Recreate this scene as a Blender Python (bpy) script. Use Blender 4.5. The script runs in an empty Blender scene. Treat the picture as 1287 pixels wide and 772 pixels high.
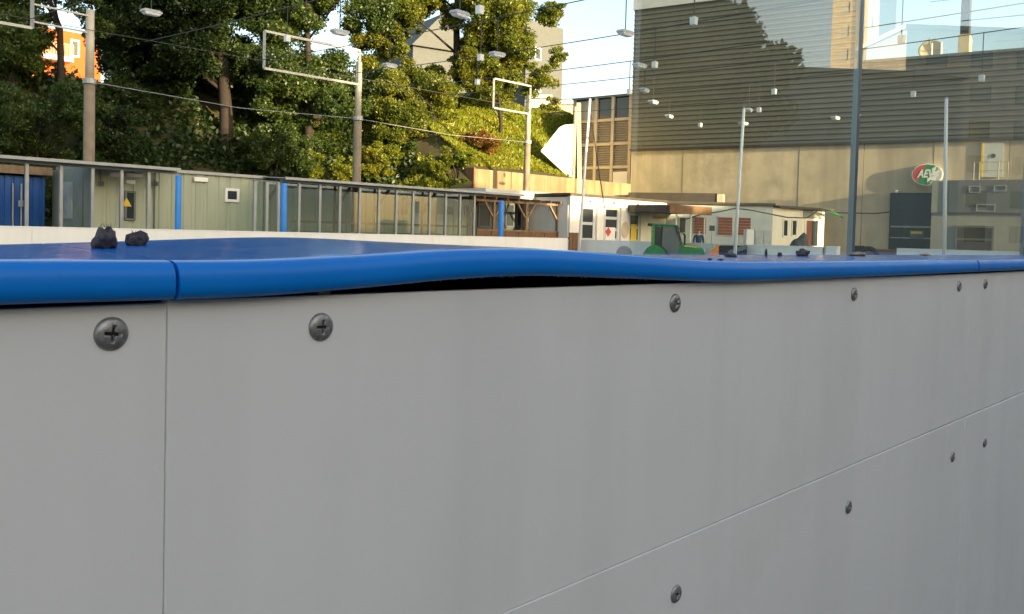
import bpy, bmesh, math, random
import numpy as np
from mathutils import Vector, Matrix
random.seed(7); rng = np.random.default_rng(7)
SC = bpy.context.scene
COL = SC.collection
# ------------------------------------------------------------------ camera
F = 1100.0; PX = 643.5; PY = 332.0; IW = 1287.0
EYE = Vector((0, 0, 1.25))
CM = Matrix.Rotation(math.radians(88), 3, 'X') @ Matrix.Rotation(math.radians(1.5), 3, 'Z')
cam = bpy.data.cameras.new('camera'); cam_o = bpy.data.objects.new('camera', cam); COL.objects.link(cam_o)
cam_o.matrix_world = Matrix.Translation(EYE) @ CM.to_4x4()
cam.sensor_width = 36; cam.sensor_fit = 'HORIZONTAL'; cam.lens = F / IW * 36
cam.shift_y = -(386 - PY) / IW
cam.clip_start = 0.02; cam.clip_end = 3000
SC.camera = cam_o
# ------------------------------------------------------------------ sky, sun, exposure
SUN_HEAD = math.radians(129); SUN_EL = math.radians(10)
world = bpy.data.worlds.new('World'); SC.world = world; world.use_nodes = True
nt = world.node_tree; bg = nt.nodes['Background']
sky = nt.nodes.new('ShaderNodeTexSky'); sky.sky_type = 'NISHITA'; sky.sun_disc = False
sky.sun_elevation = SUN_EL; sky.sun_rotation = SUN_HEAD
sky.air_density = 1.0; sky.dust_density = 2.6; sky.ozone_density = 0.5
nt.links.new(sky.outputs[0], bg.inputs[0]); bg.inputs[1].default_value = 0.15
sun = bpy.data.lights.new('sun', 'SUN'); sun.energy = 4.5; sun.angle = math.radians(0.53); sun.color = (1.0, 0.74, 0.42)
sun_o = bpy.data.objects.new('sun', sun); COL.objects.link(sun_o)
SUND = Vector((math.sin(SUN_HEAD) * math.cos(SUN_EL), math.cos(SUN_HEAD) * math.cos(SUN_EL), math.sin(SUN_EL)))
sun_o.location = SUND * 60
sun_o.rotation_euler = SUND.to_track_quat('Z', 'Y').to_euler()
SC.view_settings.view_transform = 'Standard'; SC.view_settings.look = 'None'
SC.view_settings.exposure = 1.72; SC.view_settings.gamma = 1.0; SC.view_settings.use_curve_mapping = False
SC.render.engine = 'CYCLES'
SC.cycles.max_bounces = 8; SC.cycles.transparent_max_bounces = 16
SC.cycles.use_denoising = True

# ------------------------------------------------------------------ measuring helpers
ANG = math.radians(43.6)
U = Vector((math.sin(ANG), math.cos(ANG), 0)); V = Vector((-math.cos(ANG), math.sin(ANG), 0)); Z = Vector((0, 0, 1))
def ray(x, y): return CM @ Vector(((x - PX) / F, -(y - PY) / F, -1))
def W(x, y, Y):
    d = ray(x, y); return EYE + d * (Y / d.y)
def G(x, Y):                       # ground point seen at column x near the horizon, Y metres ahead
    p = W(x, 294 + .026 * (x - PX), Y); return Vector((p.x, p.y, 0))
def TDZ(T, D, z): return U * T + V * D + Z * z
class Frame:                       # a vertical face: o origin on the ground, e along it, n out of it
    def __init__(s, o, e, n): s.o = Vector(o); s.e = Vector(e).normalized(); s.n = Vector(n).normalized()
    @staticmethod
    def ab(a, b):
        e = (b - a).normalized(); n = Vector((e.y, -e.x, 0))
        if n.dot(EYE - a) < 0: n = -n
        return Frame(Vector((a.x, a.y, 0)), e, n)
    def hit(s, x, y):
        d = ray(x, y); k = (s.o - EYE).dot(s.n) / d.dot(s.n); return EYE + d * k
    def sz(s, x, y):
        p = s.hit(x, y); return (p - s.o).dot(s.e), p.z
    def S(s, x): return s.sz(x, 294 + .026 * (x - PX))[0]
    def zz(s, x, y): return s.sz(x, y)[1]
    def pt(s, a, d, z): return s.o + s.e * a + s.n * d + Z * z
def par(D): return Frame(V * D, U, -V)

# ------------------------------------------------------------------ mesh helpers
class MB:
    def __init__(s): s.v = []; s.f = []
    def add(s, vs, fs):
        b = len(s.v); s.v += [Vector(p) for p in vs]; s.f += [tuple(b + i for i in q) for q in fs]; return s
    def hexa(s, p):                # 8 points: bottom 0-3, top 4-7
        return s.add(p, [(3, 2, 1, 0), (4, 5, 6, 7), (0, 1, 5, 4), (1, 2, 6, 5), (2, 3, 7, 6), (3, 0, 4, 7)])
    def box(s, fr, a0, a1, d0, d1, z0, z1):
        P = fr.pt
        return s.hexa([P(a0, d1, z0), P(a1, d1, z0), P(a1, d0, z0), P(a0, d0, z0), P(a0, d1, z1), P(a1, d1, z1), P(a1, d0, z1), P(a0, d0, z1)])
    def cbox(s, c, sx, sy, sz):
        x, y, z = c; a, b, h = sx / 2, sy / 2, sz / 2
        return s.hexa([(x-a,y-b,z-h),(x+a,y-b,z-h),(x+a,y+b,z-h),(x-a,y+b,z-h),(x-a,y-b,z+h),(x+a,y-b,z+h),(x+a,y+b,z+h),(x-a,y+b,z+h)])
    def prism(s, pts, off):        # polygon extruded by vector
        n = len(pts); off = Vector(off); a = [Vector(p) for p in pts]; b = [p + off for p in a]
        return s.add(a + b, [tuple(range(n - 1, -1, -1)), tuple(range(n, 2 * n))] + [(i, (i + 1) % n, n + (i + 1) % n, n + i) for i in range(n)])
    def bar(s, p, q, w, h=None):   # rectangular bar
        p = Vector(p); q = Vector(q); h = h or w; d = (q - p).normalized()
        up = Z if abs(d.z) < .95 else Vector((1, 0, 0))
        x = d.cross(up).normalized() * (w / 2); y = x.cross(d).normalized() * (h / 2)
        return s.hexa([p - x - y, p + x - y, p + x + y, p - x + y, q - x - y, q + x - y, q + x + y, q - x + y])
    def tube(s, path, rad, n=8, cap=True):
        path = [Vector(p) for p in path]
        if not isinstance(rad, (list, tuple)): rad = [rad] * len(path)
        b = len(s.v); prev = None
        for i, p in enumerate(path):
            d = (path[min(i + 1, len(path) - 1)] - path[max(i - 1, 0)]).normalized()
            if prev is None:
                up = Z if abs(d.z) < .9 else Vector((1, 0, 0)); x = d.cross(up).normalized()
            else:
                x = (prev - d * prev.dot(d)).normalized()
            prev = x; y = d.cross(x)
            for k in range(n):
                t = 2 * math.pi * k / n; s.v.append(p + (x * math.cos(t) + y * math.sin(t)) * rad[i])
        for i in range(len(path) - 1):
            for k in range(n):
                s.f.append((b + i*n + k, b + i*n + (k+1) % n, b + (i+1)*n + (k+1) % n, b + (i+1)*n + k))
        if cap:
            s.f.append(tuple(b + k for k in range(n - 1, -1, -1))); s.f.append(tuple(b + (len(path)-1)*n + k for k in range(n)))
        return s
    def lathe(s, c, axis, prof, n=20):   # prof: (along axis, radius)
        c = Vector(c); a = Vector(axis).normalized(); up = Z if abs(a.z) < .9 else Vector((1, 0, 0)); x = a.cross(up).normalized(); y = a.cross(x); b = len(s.v)
        for h, r in prof:
            for k in range(n):
                t = 2 * math.pi * k / n; s.v.append(c + a * h + (x * math.cos(t) + y * math.sin(t)) * r)
        for i in range(len(prof) - 1):
            for k in range(n): s.f.append((b+i*n+k, b+i*n+(k+1) % n, b+(i+1)*n+(k+1) % n, b+(i+1)*n+k))
        s.f.append(tuple(b + k for k in range(n-1, -1, -1))); s.f.append(tuple(b + (len(prof)-1)*n + k for k in range(n)))
        return s
def wloc(o):
    r = Vector((0, 0, 0))
    while o is not None: r += o.location; o = o.parent
    return r
def mesh_of(name, mb, off, m, smooth=False):
    me = bpy.data.meshes.new(name); me.from_pydata([tuple(p - off) for p in mb.v], [], mb.f)
    bm = bmesh.new(); bm.from_mesh(me); bmesh.ops.recalc_face_normals(bm, faces=bm.faces); bm.to_mesh(me); bm.free()
    if m: me.materials.append(m)
    if smooth:
        me.polygons.foreach_set('use_smooth', [True] * len(me.polygons))
    return me
def props(o, label=None, cat=None, group=None, kind=None):
    if label: o['label'] = label
    if cat: o['category'] = cat
    if group: o['group'] = group
    if kind: o['kind'] = kind
    return o
def ob(name, mb, m, parent=None, smooth=False, bevel=0, **k):
    if parent is not None: off = wloc(parent); loc = Vector((0, 0, 0))
    else:
        xs = [p.x for p in mb.v]; ys = [p.y for p in mb.v]; zs = [p.z for p in mb.v]
        off = loc = Vector(((min(xs)+max(xs))/2, (min(ys)+max(ys))/2, min(zs)))
    o = bpy.data.objects.new(name, mesh_of(name, mb, off, m, smooth)); COL.objects.link(o)
    o.location = loc
    if parent is not None: o.parent = parent
    if bevel:
        b = o.modifiers.new('bevel', 'BEVEL'); b.width = bevel; b.segments = 2; b.limit_method = 'ANGLE'
    return props(o, **k)
def thing(name, loc, label, cat, group=None):
    o = bpy.data.objects.new(name, None); COL.objects.link(o); o.location = Vector(loc); o.empty_display_size = .2
    return props(o, label, cat, group)
def inst(name, me, loc, rz=0, parent=None, scale=None):
    o = bpy.data.objects.new(name, me); COL.objects.link(o)
    o.location = Vector(loc) - (wloc(parent) if parent else Vector((0, 0, 0))); o.rotation_euler.z = rz
    if parent: o.parent = parent
    if scale: o.scale = scale
    return o
RU = math.atan2(U.y, U.x)          # z-rotation that turns +X into U

# ------------------------------------------------------------------ materials
def mat(name, c, rough=.6, var=.12, scale=2.0, metal=0.0, bump=0.0, bscale=40, streak=0.0, spec=.5, sscale=6, c2=None, dirt=None, dscale=1.2, dlo=.55, dhi=.75):
    m = bpy.data.materials.new(name); m.use_nodes = True; n = m.node_tree.nodes; l = m.node_tree.links
    p = n['Principled BSDF']; p.inputs['Roughness'].default_value = rough; p.inputs['Metallic'].default_value = metal
    p.inputs['Specular IOR Level'].default_value = spec
    geo = n.new('ShaderNodeNewGeometry')
    def noise(sc, det=4, vec=None, ro=.55):
        t = n.new('ShaderNodeTexNoise'); t.inputs['Scale'].default_value = sc; t.inputs['Detail'].default_value = det; t.inputs['Roughness'].default_value = ro
        l.new(vec or geo.outputs['Position'], t.inputs['Vector']); return t.outputs['Fac']
    def mix(f, a, b, bt='MIX'):
        x = n.new('ShaderNodeMix'); x.data_type = 'RGBA'; x.blend_type = bt
        if isinstance(f, float): x.inputs[0].default_value = f
        else: l.new(f, x.inputs[0])
        for i, q in ((6, a), (7, b)):
            if isinstance(q, tuple): x.inputs[i].default_value = (*q[:3], 1)
            else: l.new(q, x.inputs[i])
        return x.outputs[2]
    def ramp(f, a, b):
        r = n.new('ShaderNodeMapRange'); r.inputs['From Min'].default_value = a; r.inputs['From Max'].default_value = b; l.new(f, r.inputs['Value']); return r.outputs[0]
    hi = c2 or tuple(min(1, k * (1 + var)) for k in c); lo = c if c2 else tuple(k * (1 - var) for k in c)
    col = mix(ramp(noise(scale), .3, .7), lo, hi)
    if streak:
        mp = n.new('ShaderNodeMapping'); mp.inputs['Scale'].default_value = (sscale, sscale, sscale * .06); l.new(geo.outputs['Position'], mp.inputs['Vector'])
        s1 = ramp(noise(1.0, 5, mp.outputs[0]), .42, .72)
        ms = n.new('ShaderNodeMath'); ms.operation = 'MULTIPLY'; l.new(s1, ms.inputs[0]); ms.inputs[1].default_value = streak
        col = mix(ms.outputs[0], col, tuple(k * .45 for k in c))
    if dirt:
        col = mix(ramp(noise(dscale, 8, None, .65), dlo, dhi), col, dirt)
    l.new(col, p.inputs['Base Color'])
    rr = n.new('ShaderNodeMapRange'); l.new(noise(scale * 4), rr.inputs['Value']); rr.inputs['From Min'].default_value = .3; rr.inputs['From Max'].default_value = .7
    rr.inputs['To Min'].default_value = max(.02, rough * .85); rr.inputs['To Max'].default_value = min(1, rough * 1.15); l.new(rr.outputs[0], p.inputs['Roughness'])
    if bump:
        b = n.new('ShaderNodeBump'); b.inputs['Strength'].default_value = bump; b.inputs['Distance'].default_value = .01; l.new(noise(bscale, 6), b.inputs['Height']); l.new(b.outputs[0], p.inputs['Normal'])
    return m
def glass_mat(name, tint=(.93, .97, .95), rough=0.0, haze=0.0):
    m = bpy.data.materials.new(name); m.use_nodes = True; n = m.node_tree.nodes; l = m.node_tree.links
    n.remove(n['Principled BSDF']); out = n['Material Output']
    tr = n.new('ShaderNodeBsdfTransparent'); tr.inputs[0].default_value = (*tint, 1)
    gl = n.new('ShaderNodeBsdfGlossy'); gl.inputs['Roughness'].default_value = rough; gl.inputs[0].default_value = (1, 1, 1, 1)
    fr = n.new('ShaderNodeFresnel'); fr.inputs['IOR'].default_value = 1.5
    ge = n.new('ShaderNodeNewGeometry'); io = n.new('ShaderNodeMapRange'); io.inputs['To Min'].default_value = 1.5; io.inputs['To Max'].default_value = 1 / 1.5
    l.new(ge.outputs['Backfacing'], io.inputs['Value']); l.new(io.outputs[0], fr.inputs['IOR'])     # the far side of a thin pane reflects like the near one
    mx = n.new('ShaderNodeMixShader'); l.new(fr.outputs[0], mx.inputs[0]); l.new(tr.outputs[0], mx.inputs[1]); l.new(gl.outputs[0], mx.inputs[2])
    s = mx.outputs[0]
    if haze:
        df = n.new('ShaderNodeBsdfDiffuse'); df.inputs[0].default_value = (.6, .62, .6, 1)
        m2 = n.new('ShaderNodeMixShader'); m2.inputs[0].default_value = haze; l.new(s, m2.inputs[1]); l.new(df.outputs[0], m2.inputs[2]); s = m2.outputs[0]
    l.new(s, out.inputs['Surface']); return m
def leaf_mat(name, cols, trans=.35):
    m = bpy.data.materials.new(name); m.use_nodes = True; n = m.node_tree.nodes; l = m.node_tree.links
    n.remove(n['Principled BSDF']); out = n['Material Output']
    geo = n.new('ShaderNodeNewGeometry'); cr = n.new('ShaderNodeValToRGB'); el = cr.color_ramp.elements
    while len(el) < len(cols): el.new(.5)
    for i, c in enumerate(cols): el[i].position = i / (len(cols) - 1); el[i].color = (*c, 1)
    tx = n.new('ShaderNodeTexNoise'); tx.inputs['Scale'].default_value = .55; l.new(geo.outputs['Position'], tx.inputs['Vector'])
    mm = n.new('ShaderNodeMath'); mm.operation = 'MULTIPLY_ADD'; l.new(geo.outputs['Random Per Island'], mm.inputs[0]); mm.inputs[1].default_value = .6
    ad = n.new('ShaderNodeMath'); ad.operation = 'MULTIPLY_ADD'; l.new(tx.outputs['Fac'], ad.inputs[0]); ad.inputs[1].default_value = 1.2; ad.inputs[2].default_value = -.4
    l.new(ad.outputs[0], mm.inputs[2]); l.new(mm.outputs[0], cr.inputs[0])
    d = n.new('ShaderNodeBsdfDiffuse'); t = n.new('ShaderNodeBsdfTranslucent'); g = n.new('ShaderNodeBsdfGlossy'); g.inputs['Roughness'].default_value = .45; g.inputs[0].default_value = (.5, .5, .5, 1)
    l.new(cr.outputs[0], d.inputs[0])
    hs = n.new('ShaderNodeHueSaturation'); hs.inputs['Hue'].default_value = .47; hs.inputs['Value'].default_value = 1.7; l.new(cr.outputs[0], hs.inputs['Color']); l.new(hs.outputs[0], t.inputs[0])
    mx = n.new('ShaderNodeMixShader'); mx.inputs[0].default_value = trans; l.new(d.outputs[0], mx.inputs[1]); l.new(t.outputs[0], mx.inputs[2])
    m2 = n.new('ShaderNodeMixShader'); m2.inputs[0].default_value = .05; l.new(mx.outputs[0], m2.inputs[1]); l.new(g.outputs[0], m2.inputs[2])
    l.new(m2.outputs[0], out.inputs['Surface']); return m
M = {}
M['panel'] = mat('board_white', (.81, .795, .765), .38, .03, 3, bump=.012, bscale=160, streak=.13, sscale=7, dirt=(.68, .665, .625), dscale=3.0, dlo=.50, dhi=.95)
M['cap'] = mat('cap_blue', (.001, .185, .64), .36, .08, 5, bump=.012, bscale=140, spec=.3, dirt=(.06, .20, .46), dscale=22, dlo=.60, dhi=.9)
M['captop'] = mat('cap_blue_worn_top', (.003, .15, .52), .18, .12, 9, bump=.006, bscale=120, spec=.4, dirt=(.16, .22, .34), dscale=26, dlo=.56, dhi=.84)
M['burr'] = mat('burr', (.35, .45, .6), .6)
M['steel_dark'] = mat('steel_dark', (.03, .03, .035), .6)
M['screw'] = mat('screw_steel', (.31, .305, .30), .40, .25, 250, metal=.65, bump=.08, bscale=900)
M['recess_dark'] = mat('recess_shade', (.025, .023, .02), .7, .4, 600)  # dark colour painted in for the shade inside the cross recess
M['husk'] = mat('husk', (.030, .024, .022), .75, .5, 160, bump=.6, bscale=400, c2=(.11, .09, .095))
M['paleleaf'] = mat('pale_leaf', (.34, .25, .17), .8, .3, 100)
M['glass'] = glass_mat('screen_glass')
M['glass_old'] = glass_mat('old_glass', (.80, .88, .84), .04, .06)
M['glass_cab'] = glass_mat('cab_glass', (.38, .48, .45), .03, .22)
M['mullion'] = mat('mullion', (.20, .23, .25), .35, .08, 4, metal=.7)
M['far_panel'] = mat('far_board_white', (.84, .82, .75), .45, .04, .6, streak=.12, sscale=3)
M['bluepost'] = mat('blue_padding', (.03, .24, .70), .45, .06)
M['alu'] = mat('aluminium', (.33, .35, .35), .45, .1, 3, metal=.3)
M['alu_dark'] = mat('aluminium_dark', (.13, .16, .16), .5, .1, 3, metal=.2)
M['sheet'] = mat('roof_sheet', (.42, .44, .43), .5, .1, 2, dirt=(.2, .2, .18))
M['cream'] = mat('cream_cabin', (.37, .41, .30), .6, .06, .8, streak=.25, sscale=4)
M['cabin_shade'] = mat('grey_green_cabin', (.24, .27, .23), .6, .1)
M['bluebox'] = mat('blue_container', (.012, .09, .33), .5, .12, 1)
M['wood'] = mat('grey_timber', (.22, .15, .09), .8, .25, 6, streak=.3, sscale=14)
M['woodbrown'] = mat('brown_timber', (.17, .09, .04), .75, .25, 6, streak=.3, sscale=12)
M['dark'] = mat('dark_interior', (.03, .033, .035), .8)
M['darkglass'] = mat('dark_window', (.035, .045, .05), .12, .1)
M['white'] = mat('white_render', (.74, .73, .66), .75, .05, 1.5, streak=.12, sscale=4)
M['greywhite'] = mat('grey_render', (.50, .54, .52), .75, .06, 1.0, streak=.12, sscale=4)
M['whitepaint'] = mat('white_paint', (.80, .79, .75), .45, .04)
M['roofdark'] = mat('roof_felt', (.075, .06, .05), .85, .2, 2)
M['shutter'] = mat('red_brown_shutter', (.24, .085, .045), .7, .2, 4)
M['concrete'] = mat('hall_concrete', (.53, .45, .31), .85, .10, .35, bump=.15, bscale=6, streak=.55, sscale=1.3, dirt=(.34, .30, .22), dscale=.6, dlo=.46, dhi=.74)
M['retain'] = mat('retaining_concrete', (.26, .19, .10), .85, .25, 1.0, bump=.2, bscale=8, streak=.85, sscale=2.6)
M['clad'] = mat('dark_cladding', (.108, .110, .096), .45, .08, .5, metal=.1, streak=.15, sscale=1.2)
M['flash'] = mat('pale_flashing', (.42, .45, .48), .5, .06)
M['gate'] = mat('gate_dark', (.035, .045, .05), .45, .1)
M['annex'] = mat('annex_grey', (.10, .12, .12), .6, .1)
M['annexlow'] = mat('annex_panel', (.26, .27, .235), .7, .12, .5, streak=.25, sscale=2)
M['red'] = mat('sign_red', (.55, .07, .05), .4, .05)
M['green'] = mat('sign_green', (.035, .24, .07), .4, .05)
M['yellow'] = mat('yellow', (.75, .52, .05), .5, .08)
M['orange'] = mat('orange_paint', (.80, .26, .03), .6, .1)
M['housewall'] = mat('orange_house', (.40, .085, .008), .8, .08)
M['beige'] = mat('beige_wall', (.55, .48, .33), .85, .08)
M['palewall'] = mat('pale_grey_wall', (.52, .54, .50), .85, .05)
M['farwall'] = mat('far_grey_wall', (.085, .10, .105), .85, .06)
M['cream_tower'] = mat('cream_tower', (.62, .56, .44), .85, .05)
M['louvre'] = mat('louvre', (.27, .26, .215), .6, .1)
M['louvreframe'] = mat('louvre_frame', (.34, .32, .25), .7, .1)
M['tractor'] = mat('tractor_green', (.02, .20, .05), .28, .08, 3)
M['tyre'] = mat('tyre', (.02, .02, .02), .85)
M['lamp'] = mat('lamp_grey', (.42, .44, .46), .5, .05)
M['pole'] = mat('mast_wood', (.23, .185, .125), .8, .2, 3, streak=.3, sscale=10)
M['polelight'] = mat('mast_sleeve', (.48, .44, .34), .5, .1)
M['wire'] = mat('wire', (.05, .05, .05), .6)
M['bark'] = mat('bark', (.020, .016, .012), .9, .3, 5, bump=.5, bscale=12)
M['asphalt'] = mat('asphalt', (.055, .055, .053), .9, .15, 1, bump=.2, bscale=30)
M['slab'] = mat('rink_slab', (.30, .30, .28), .8, .1, .4, streak=0)
M['soil'] = mat('hill_soil', (.028, .021, .011), .95, .3, .8, c2=(.045, .05, .013))
M['skin'] = mat('skin', (.50, .30, .22), .6, .04)
M['navy'] = mat('navy_cloth', (.02, .05, .11), .85, .1)
M['trouser'] = mat('dark_trousers', (.03, .03, .035), .85, .1)
M['hair'] = mat('hair', (.03, .02, .015), .7)
M['tarp'] = mat('dark_tarp', (.06, .07, .065), .7, .2)
M['addedwall'] = mat('added_facade', (.20, .20, .185), .8, .08, .5, streak=.2, sscale=1)
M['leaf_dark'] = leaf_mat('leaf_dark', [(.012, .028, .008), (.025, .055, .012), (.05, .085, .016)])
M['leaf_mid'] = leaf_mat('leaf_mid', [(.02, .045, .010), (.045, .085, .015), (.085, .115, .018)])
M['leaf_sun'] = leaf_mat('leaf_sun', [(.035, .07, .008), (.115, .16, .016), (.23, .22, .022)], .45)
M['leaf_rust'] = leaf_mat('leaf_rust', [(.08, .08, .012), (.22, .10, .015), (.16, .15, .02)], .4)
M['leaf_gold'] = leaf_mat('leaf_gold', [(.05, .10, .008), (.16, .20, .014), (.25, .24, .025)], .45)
M['grass'] = leaf_mat('grass_blades', [(.09, .15, .008), (.20, .25, .014), (.28, .27, .03)], .4)

# ------------------------------------------------------------------ ground and hillside
g = MB(); g.add([(-900, -900, 0), (900, -900, 0), (900, 900, 0), (-900, 900, 0)], [(0, 1, 2, 3)])
ob('ground', g, M['asphalt'], kind='structure')
g = MB(); R0, R1, T0, T1 = .96, 23.9, -6, 33
g.add([TDZ(T0, R0, .006), TDZ(T1, R0, .006), TDZ(T1, R1, .006), TDZ(T0, R1, .006)], [(0, 1, 2, 3)])
ob('rink_floor', g, M['slab'], kind='structure')
WALL_T = par(31).S(596)
def hill_z(T, D):
    lo = .6 + (D - 33.9) * .98; z = 4.25 + (D - 31) * .70 if T > WALL_T - .2 else lo
    if T <= WALL_T - .2 and T > WALL_T - 5:
        k = (T - (WALL_T - 5)) / 4.8; z = lo * (1 - k) + (3.0 + (D - 31) * .72) * k
    top = 9.2 - 1.5 * max(0, min(1, (23 - T) / 8)); z = min(z, top)
    return max(z, -.3)
HC0 = par(31).pt(par(31).S(723.5), 0, 0); HC1 = G(717, 61)       # the slope ends along this line
def off_hill(p): return (HC1.x - HC0.x) * (p.y - HC0.y) - (HC1.y - HC0.y) * (p.x - HC0.x) < 0 and p.y < 160
g = MB(); nT, nD = 150, 46
Ts = [-45 + 115 * i / (nT - 1) for i in range(nT)]; Ds = [31 + 9 * (j / 26) if j <= 26 else 40 + 260 * ((j - 26) / (nD - 27)) ** 2 for j in range(nD)]
hv = []
for T in Ts:
    for D in Ds:
        wob = .35 * math.sin(T * .7 + D * .4) * math.sin(D * .9 - T * .3) * min(1, (D - 31) / 2)
        # the hill stops behind the hall: sink it there
        p = TDZ(T, D, hill_z(T, D) + wob)
        hv.append(p)
hf = []
for i in range(nT - 1):
    for j in range(nD - 1):
        a = i * nD + j; q = (a, a + nD, a + nD + 1, a + 1)
        c = sum((hv[k] for k in q), Vector((0, 0, 0))) / 4
        if not off_hill(c): hf.append(q)
g.add(hv, hf)
ob('hillside', g, M['soil'], smooth=True, kind='structure')

# ------------------------------------------------------------------ near rink board
D0 = .637; NB = par(D0)
tb = lambda t: t + .255            # along-board coordinate measured from the first screw
sA = NB.S(213); sB = NB.S(1222); LEN = sB - sA
board = thing('rink_board', TDZ(sA, D0, 0), 'white plastic rink board with lifted blue cap rail, filling the foreground', 'rink board', 'rink boards')
def cpanel(a0, a1, z0, z1, d, th=.012, c=.0008, z1b=None, z0b=None):   # sheet with chamfered front edges
    z1b = z1 if z1b is None else z1b; z0b = z0 if z0b is None else z0b; m = MB(); P = NB.pt
    fr = [P(a0 + c, d, z0 + c), P(a1 - c, d, z0b + c), P(a1 - c, d, z1b - c), P(a0 + c, d, z1 - c)]
    md = [P(a0, d - c, z0), P(a1, d - c, z0b), P(a1, d - c, z1b), P(a0, d - c, z1)]
    bk = [P(a0, d - th, z0), P(a1, d - th, z0b), P(a1, d - th, z1b), P(a0, d - th, z1)]
    fs = [(0, 1, 2, 3), (11, 10, 9, 8)]
    for i in range(4):
        j = (i + 1) % 4; fs += [(4 + i, 4 + j, j, i), (8 + i, 8 + j, 4 + j, 4 + i)]
    return m.add(fr + md + bk, fs)
zt0 = NB.zz(230, 377); zt1 = NB.zz(1215, 344.5); ztA = NB.zz(150, 383.5)
zs = .5 * (NB.zz(860, 668) + NB.zz(1197, 535))
panels = {}
panels['A'] = ob('panel', cpanel(sA - LEN, sA - .0001, zs + .0005, ztA, -.002), M['panel'], board)
panels['B'] = ob('panel', cpanel(sA + .0001, sB - .0001, zs + .0003, zt0, 0, z1b=zt1, z0b=zs + .003, c=.0004), M['panel'], board)
panels['C'] = ob('panel', cpanel(sB + .0001, sB + LEN, zs + .003, zt1, 0, c=.0003), M['panel'], board)
panels['D'] = ob('panel', cpanel(sA - LEN, sA - .0005, .04, zs, .003), M['panel'], board)
panels['E'] = ob('panel', cpanel(sA + .0005, sB - .0005, .04, zs, .0015, c=.0006), M['panel'], board)
panels['F'] = ob('panel', cpanel(sB + .0005, sB + LEN, .04, zs, .0020, c=.0008), M['panel'], board)
m = MB(); m.box(NB, sA - LEN, sB + LEN, -.262, -.25, .04, zt1 - .06); ob('back_panel', m, M['panel'], board)
m = MB(); m.box(NB, sA - LEN, sB + LEN, -.265, -.02, zt1 - .055, zt1 - .010); ob('top_beam', m, M['steel_dark'], board)
m = MB(); m.box(NB, sA - LEN, sB + LEN, -.262, -.22, zt1 - .0098, 1.2045); ob('gap_strip', m, M['steel_dark'], board)  # dark strip added to stop light leaking under the lifted cap
for k in range(-1, 4):
    m = MB(); a = sA + k * LEN / 2; m.box(NB, a - .03, a + .03, -.245, -.016, 0, zt1 - .057); ob('post', m, M['steel_dark'], board)
# screws: domed heads with a cross recess, screwed into their panel
def screw_mesh(R=.0123, H=.0046, N=52):
    vs = []; fs = []; dk = []
    for i in range(N + 1):
        for j in range(N + 1):
            a = 2 * i / N - 1; b = 2 * j / N - 1
            if a == 0 and b == 0: x = y = 0
            elif abs(a) > abs(b): r = a; ph = (math.pi / 4) * (b / a); x = r * math.cos(ph); y = r * math.sin(ph)
            else: r = b; ph = math.pi / 2 - (math.pi / 4) * (a / b); x = r * math.cos(ph); y = r * math.sin(ph)
            rr = min(1, math.hypot(x, y)); h = H * (1 - rr ** 2.6) ** .55 if rr < 1 else 0
            arm = max(min(abs(x) / .085, abs(y) / .46), 0), max(min(abs(y) / .085, abs(x) / .46), 0)
            inside = min(max(abs(x) / .10, abs(y) / .45), max(abs(y) / .10, abs(x) / .45))
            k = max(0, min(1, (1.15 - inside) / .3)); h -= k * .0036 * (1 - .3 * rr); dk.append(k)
            h -= max(0, min(1, (.22 - rr) / .1)) * .0004
            vs.append((x * R, -h, y * R))
    for i in range(N):
        for j in range(N):
            a = i * (N + 1) + j; fs.append((a, a + N + 1, a + N + 2, a + 1))
    me = bpy.data.meshes.new('screw'); me.from_pydata(vs, [], fs); me.materials.append(M['screw']); me.materials.append(M['recess_dark'])
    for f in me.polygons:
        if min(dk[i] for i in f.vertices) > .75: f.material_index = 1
    me.polygons.foreach_set('use_smooth', [True] * len(fs)); return me
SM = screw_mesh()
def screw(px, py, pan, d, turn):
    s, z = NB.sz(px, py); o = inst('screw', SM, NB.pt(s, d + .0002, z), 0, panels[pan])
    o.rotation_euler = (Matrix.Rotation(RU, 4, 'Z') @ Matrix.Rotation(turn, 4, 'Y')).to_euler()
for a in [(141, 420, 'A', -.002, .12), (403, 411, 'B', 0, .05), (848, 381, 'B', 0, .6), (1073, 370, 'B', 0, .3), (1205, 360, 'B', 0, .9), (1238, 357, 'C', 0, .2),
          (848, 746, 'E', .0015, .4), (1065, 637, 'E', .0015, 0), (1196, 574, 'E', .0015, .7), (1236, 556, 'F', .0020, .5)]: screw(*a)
# cap rail pieces
def crom(xs, ys, x):
    if x <= xs[0]: return ys[0]
    if x >= xs[-1]: return ys[-1]
    i = max(k for k in range(len(xs) - 1) if xs[k] <= x)
    def sl(k):
        if k <= 0 or k >= len(xs) - 1: return 0
        return (ys[k + 1] - ys[k - 1]) / (xs[k + 1] - xs[k - 1])
    h = xs[i + 1] - xs[i]; t = (x - xs[i]) / h
    return (2*t**3-3*t*t+1)*ys[i] + (t**3-2*t*t+t)*h*sl(i) + (-2*t**3+3*t*t)*ys[i+1] + (t**3-t*t)*h*sl(i+1)
FX = [-.40, -.07, .098, .214, .323, .413, .470, .613, .80, .917, 1.3, 2.44, 4]
FY = [26, 25.5, 26.3, 22.3, 16.8, 15.0, 15.8, 21.4, 29.2, 31.2, 32, 32, 32]
BX = [-.40, -.08, .09, .27, .376, .565, .8, 2, 4]
BY = [26, 25, 19.4, 12, 12.8, 21.5, 30, 31.5, 31.5]
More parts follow.
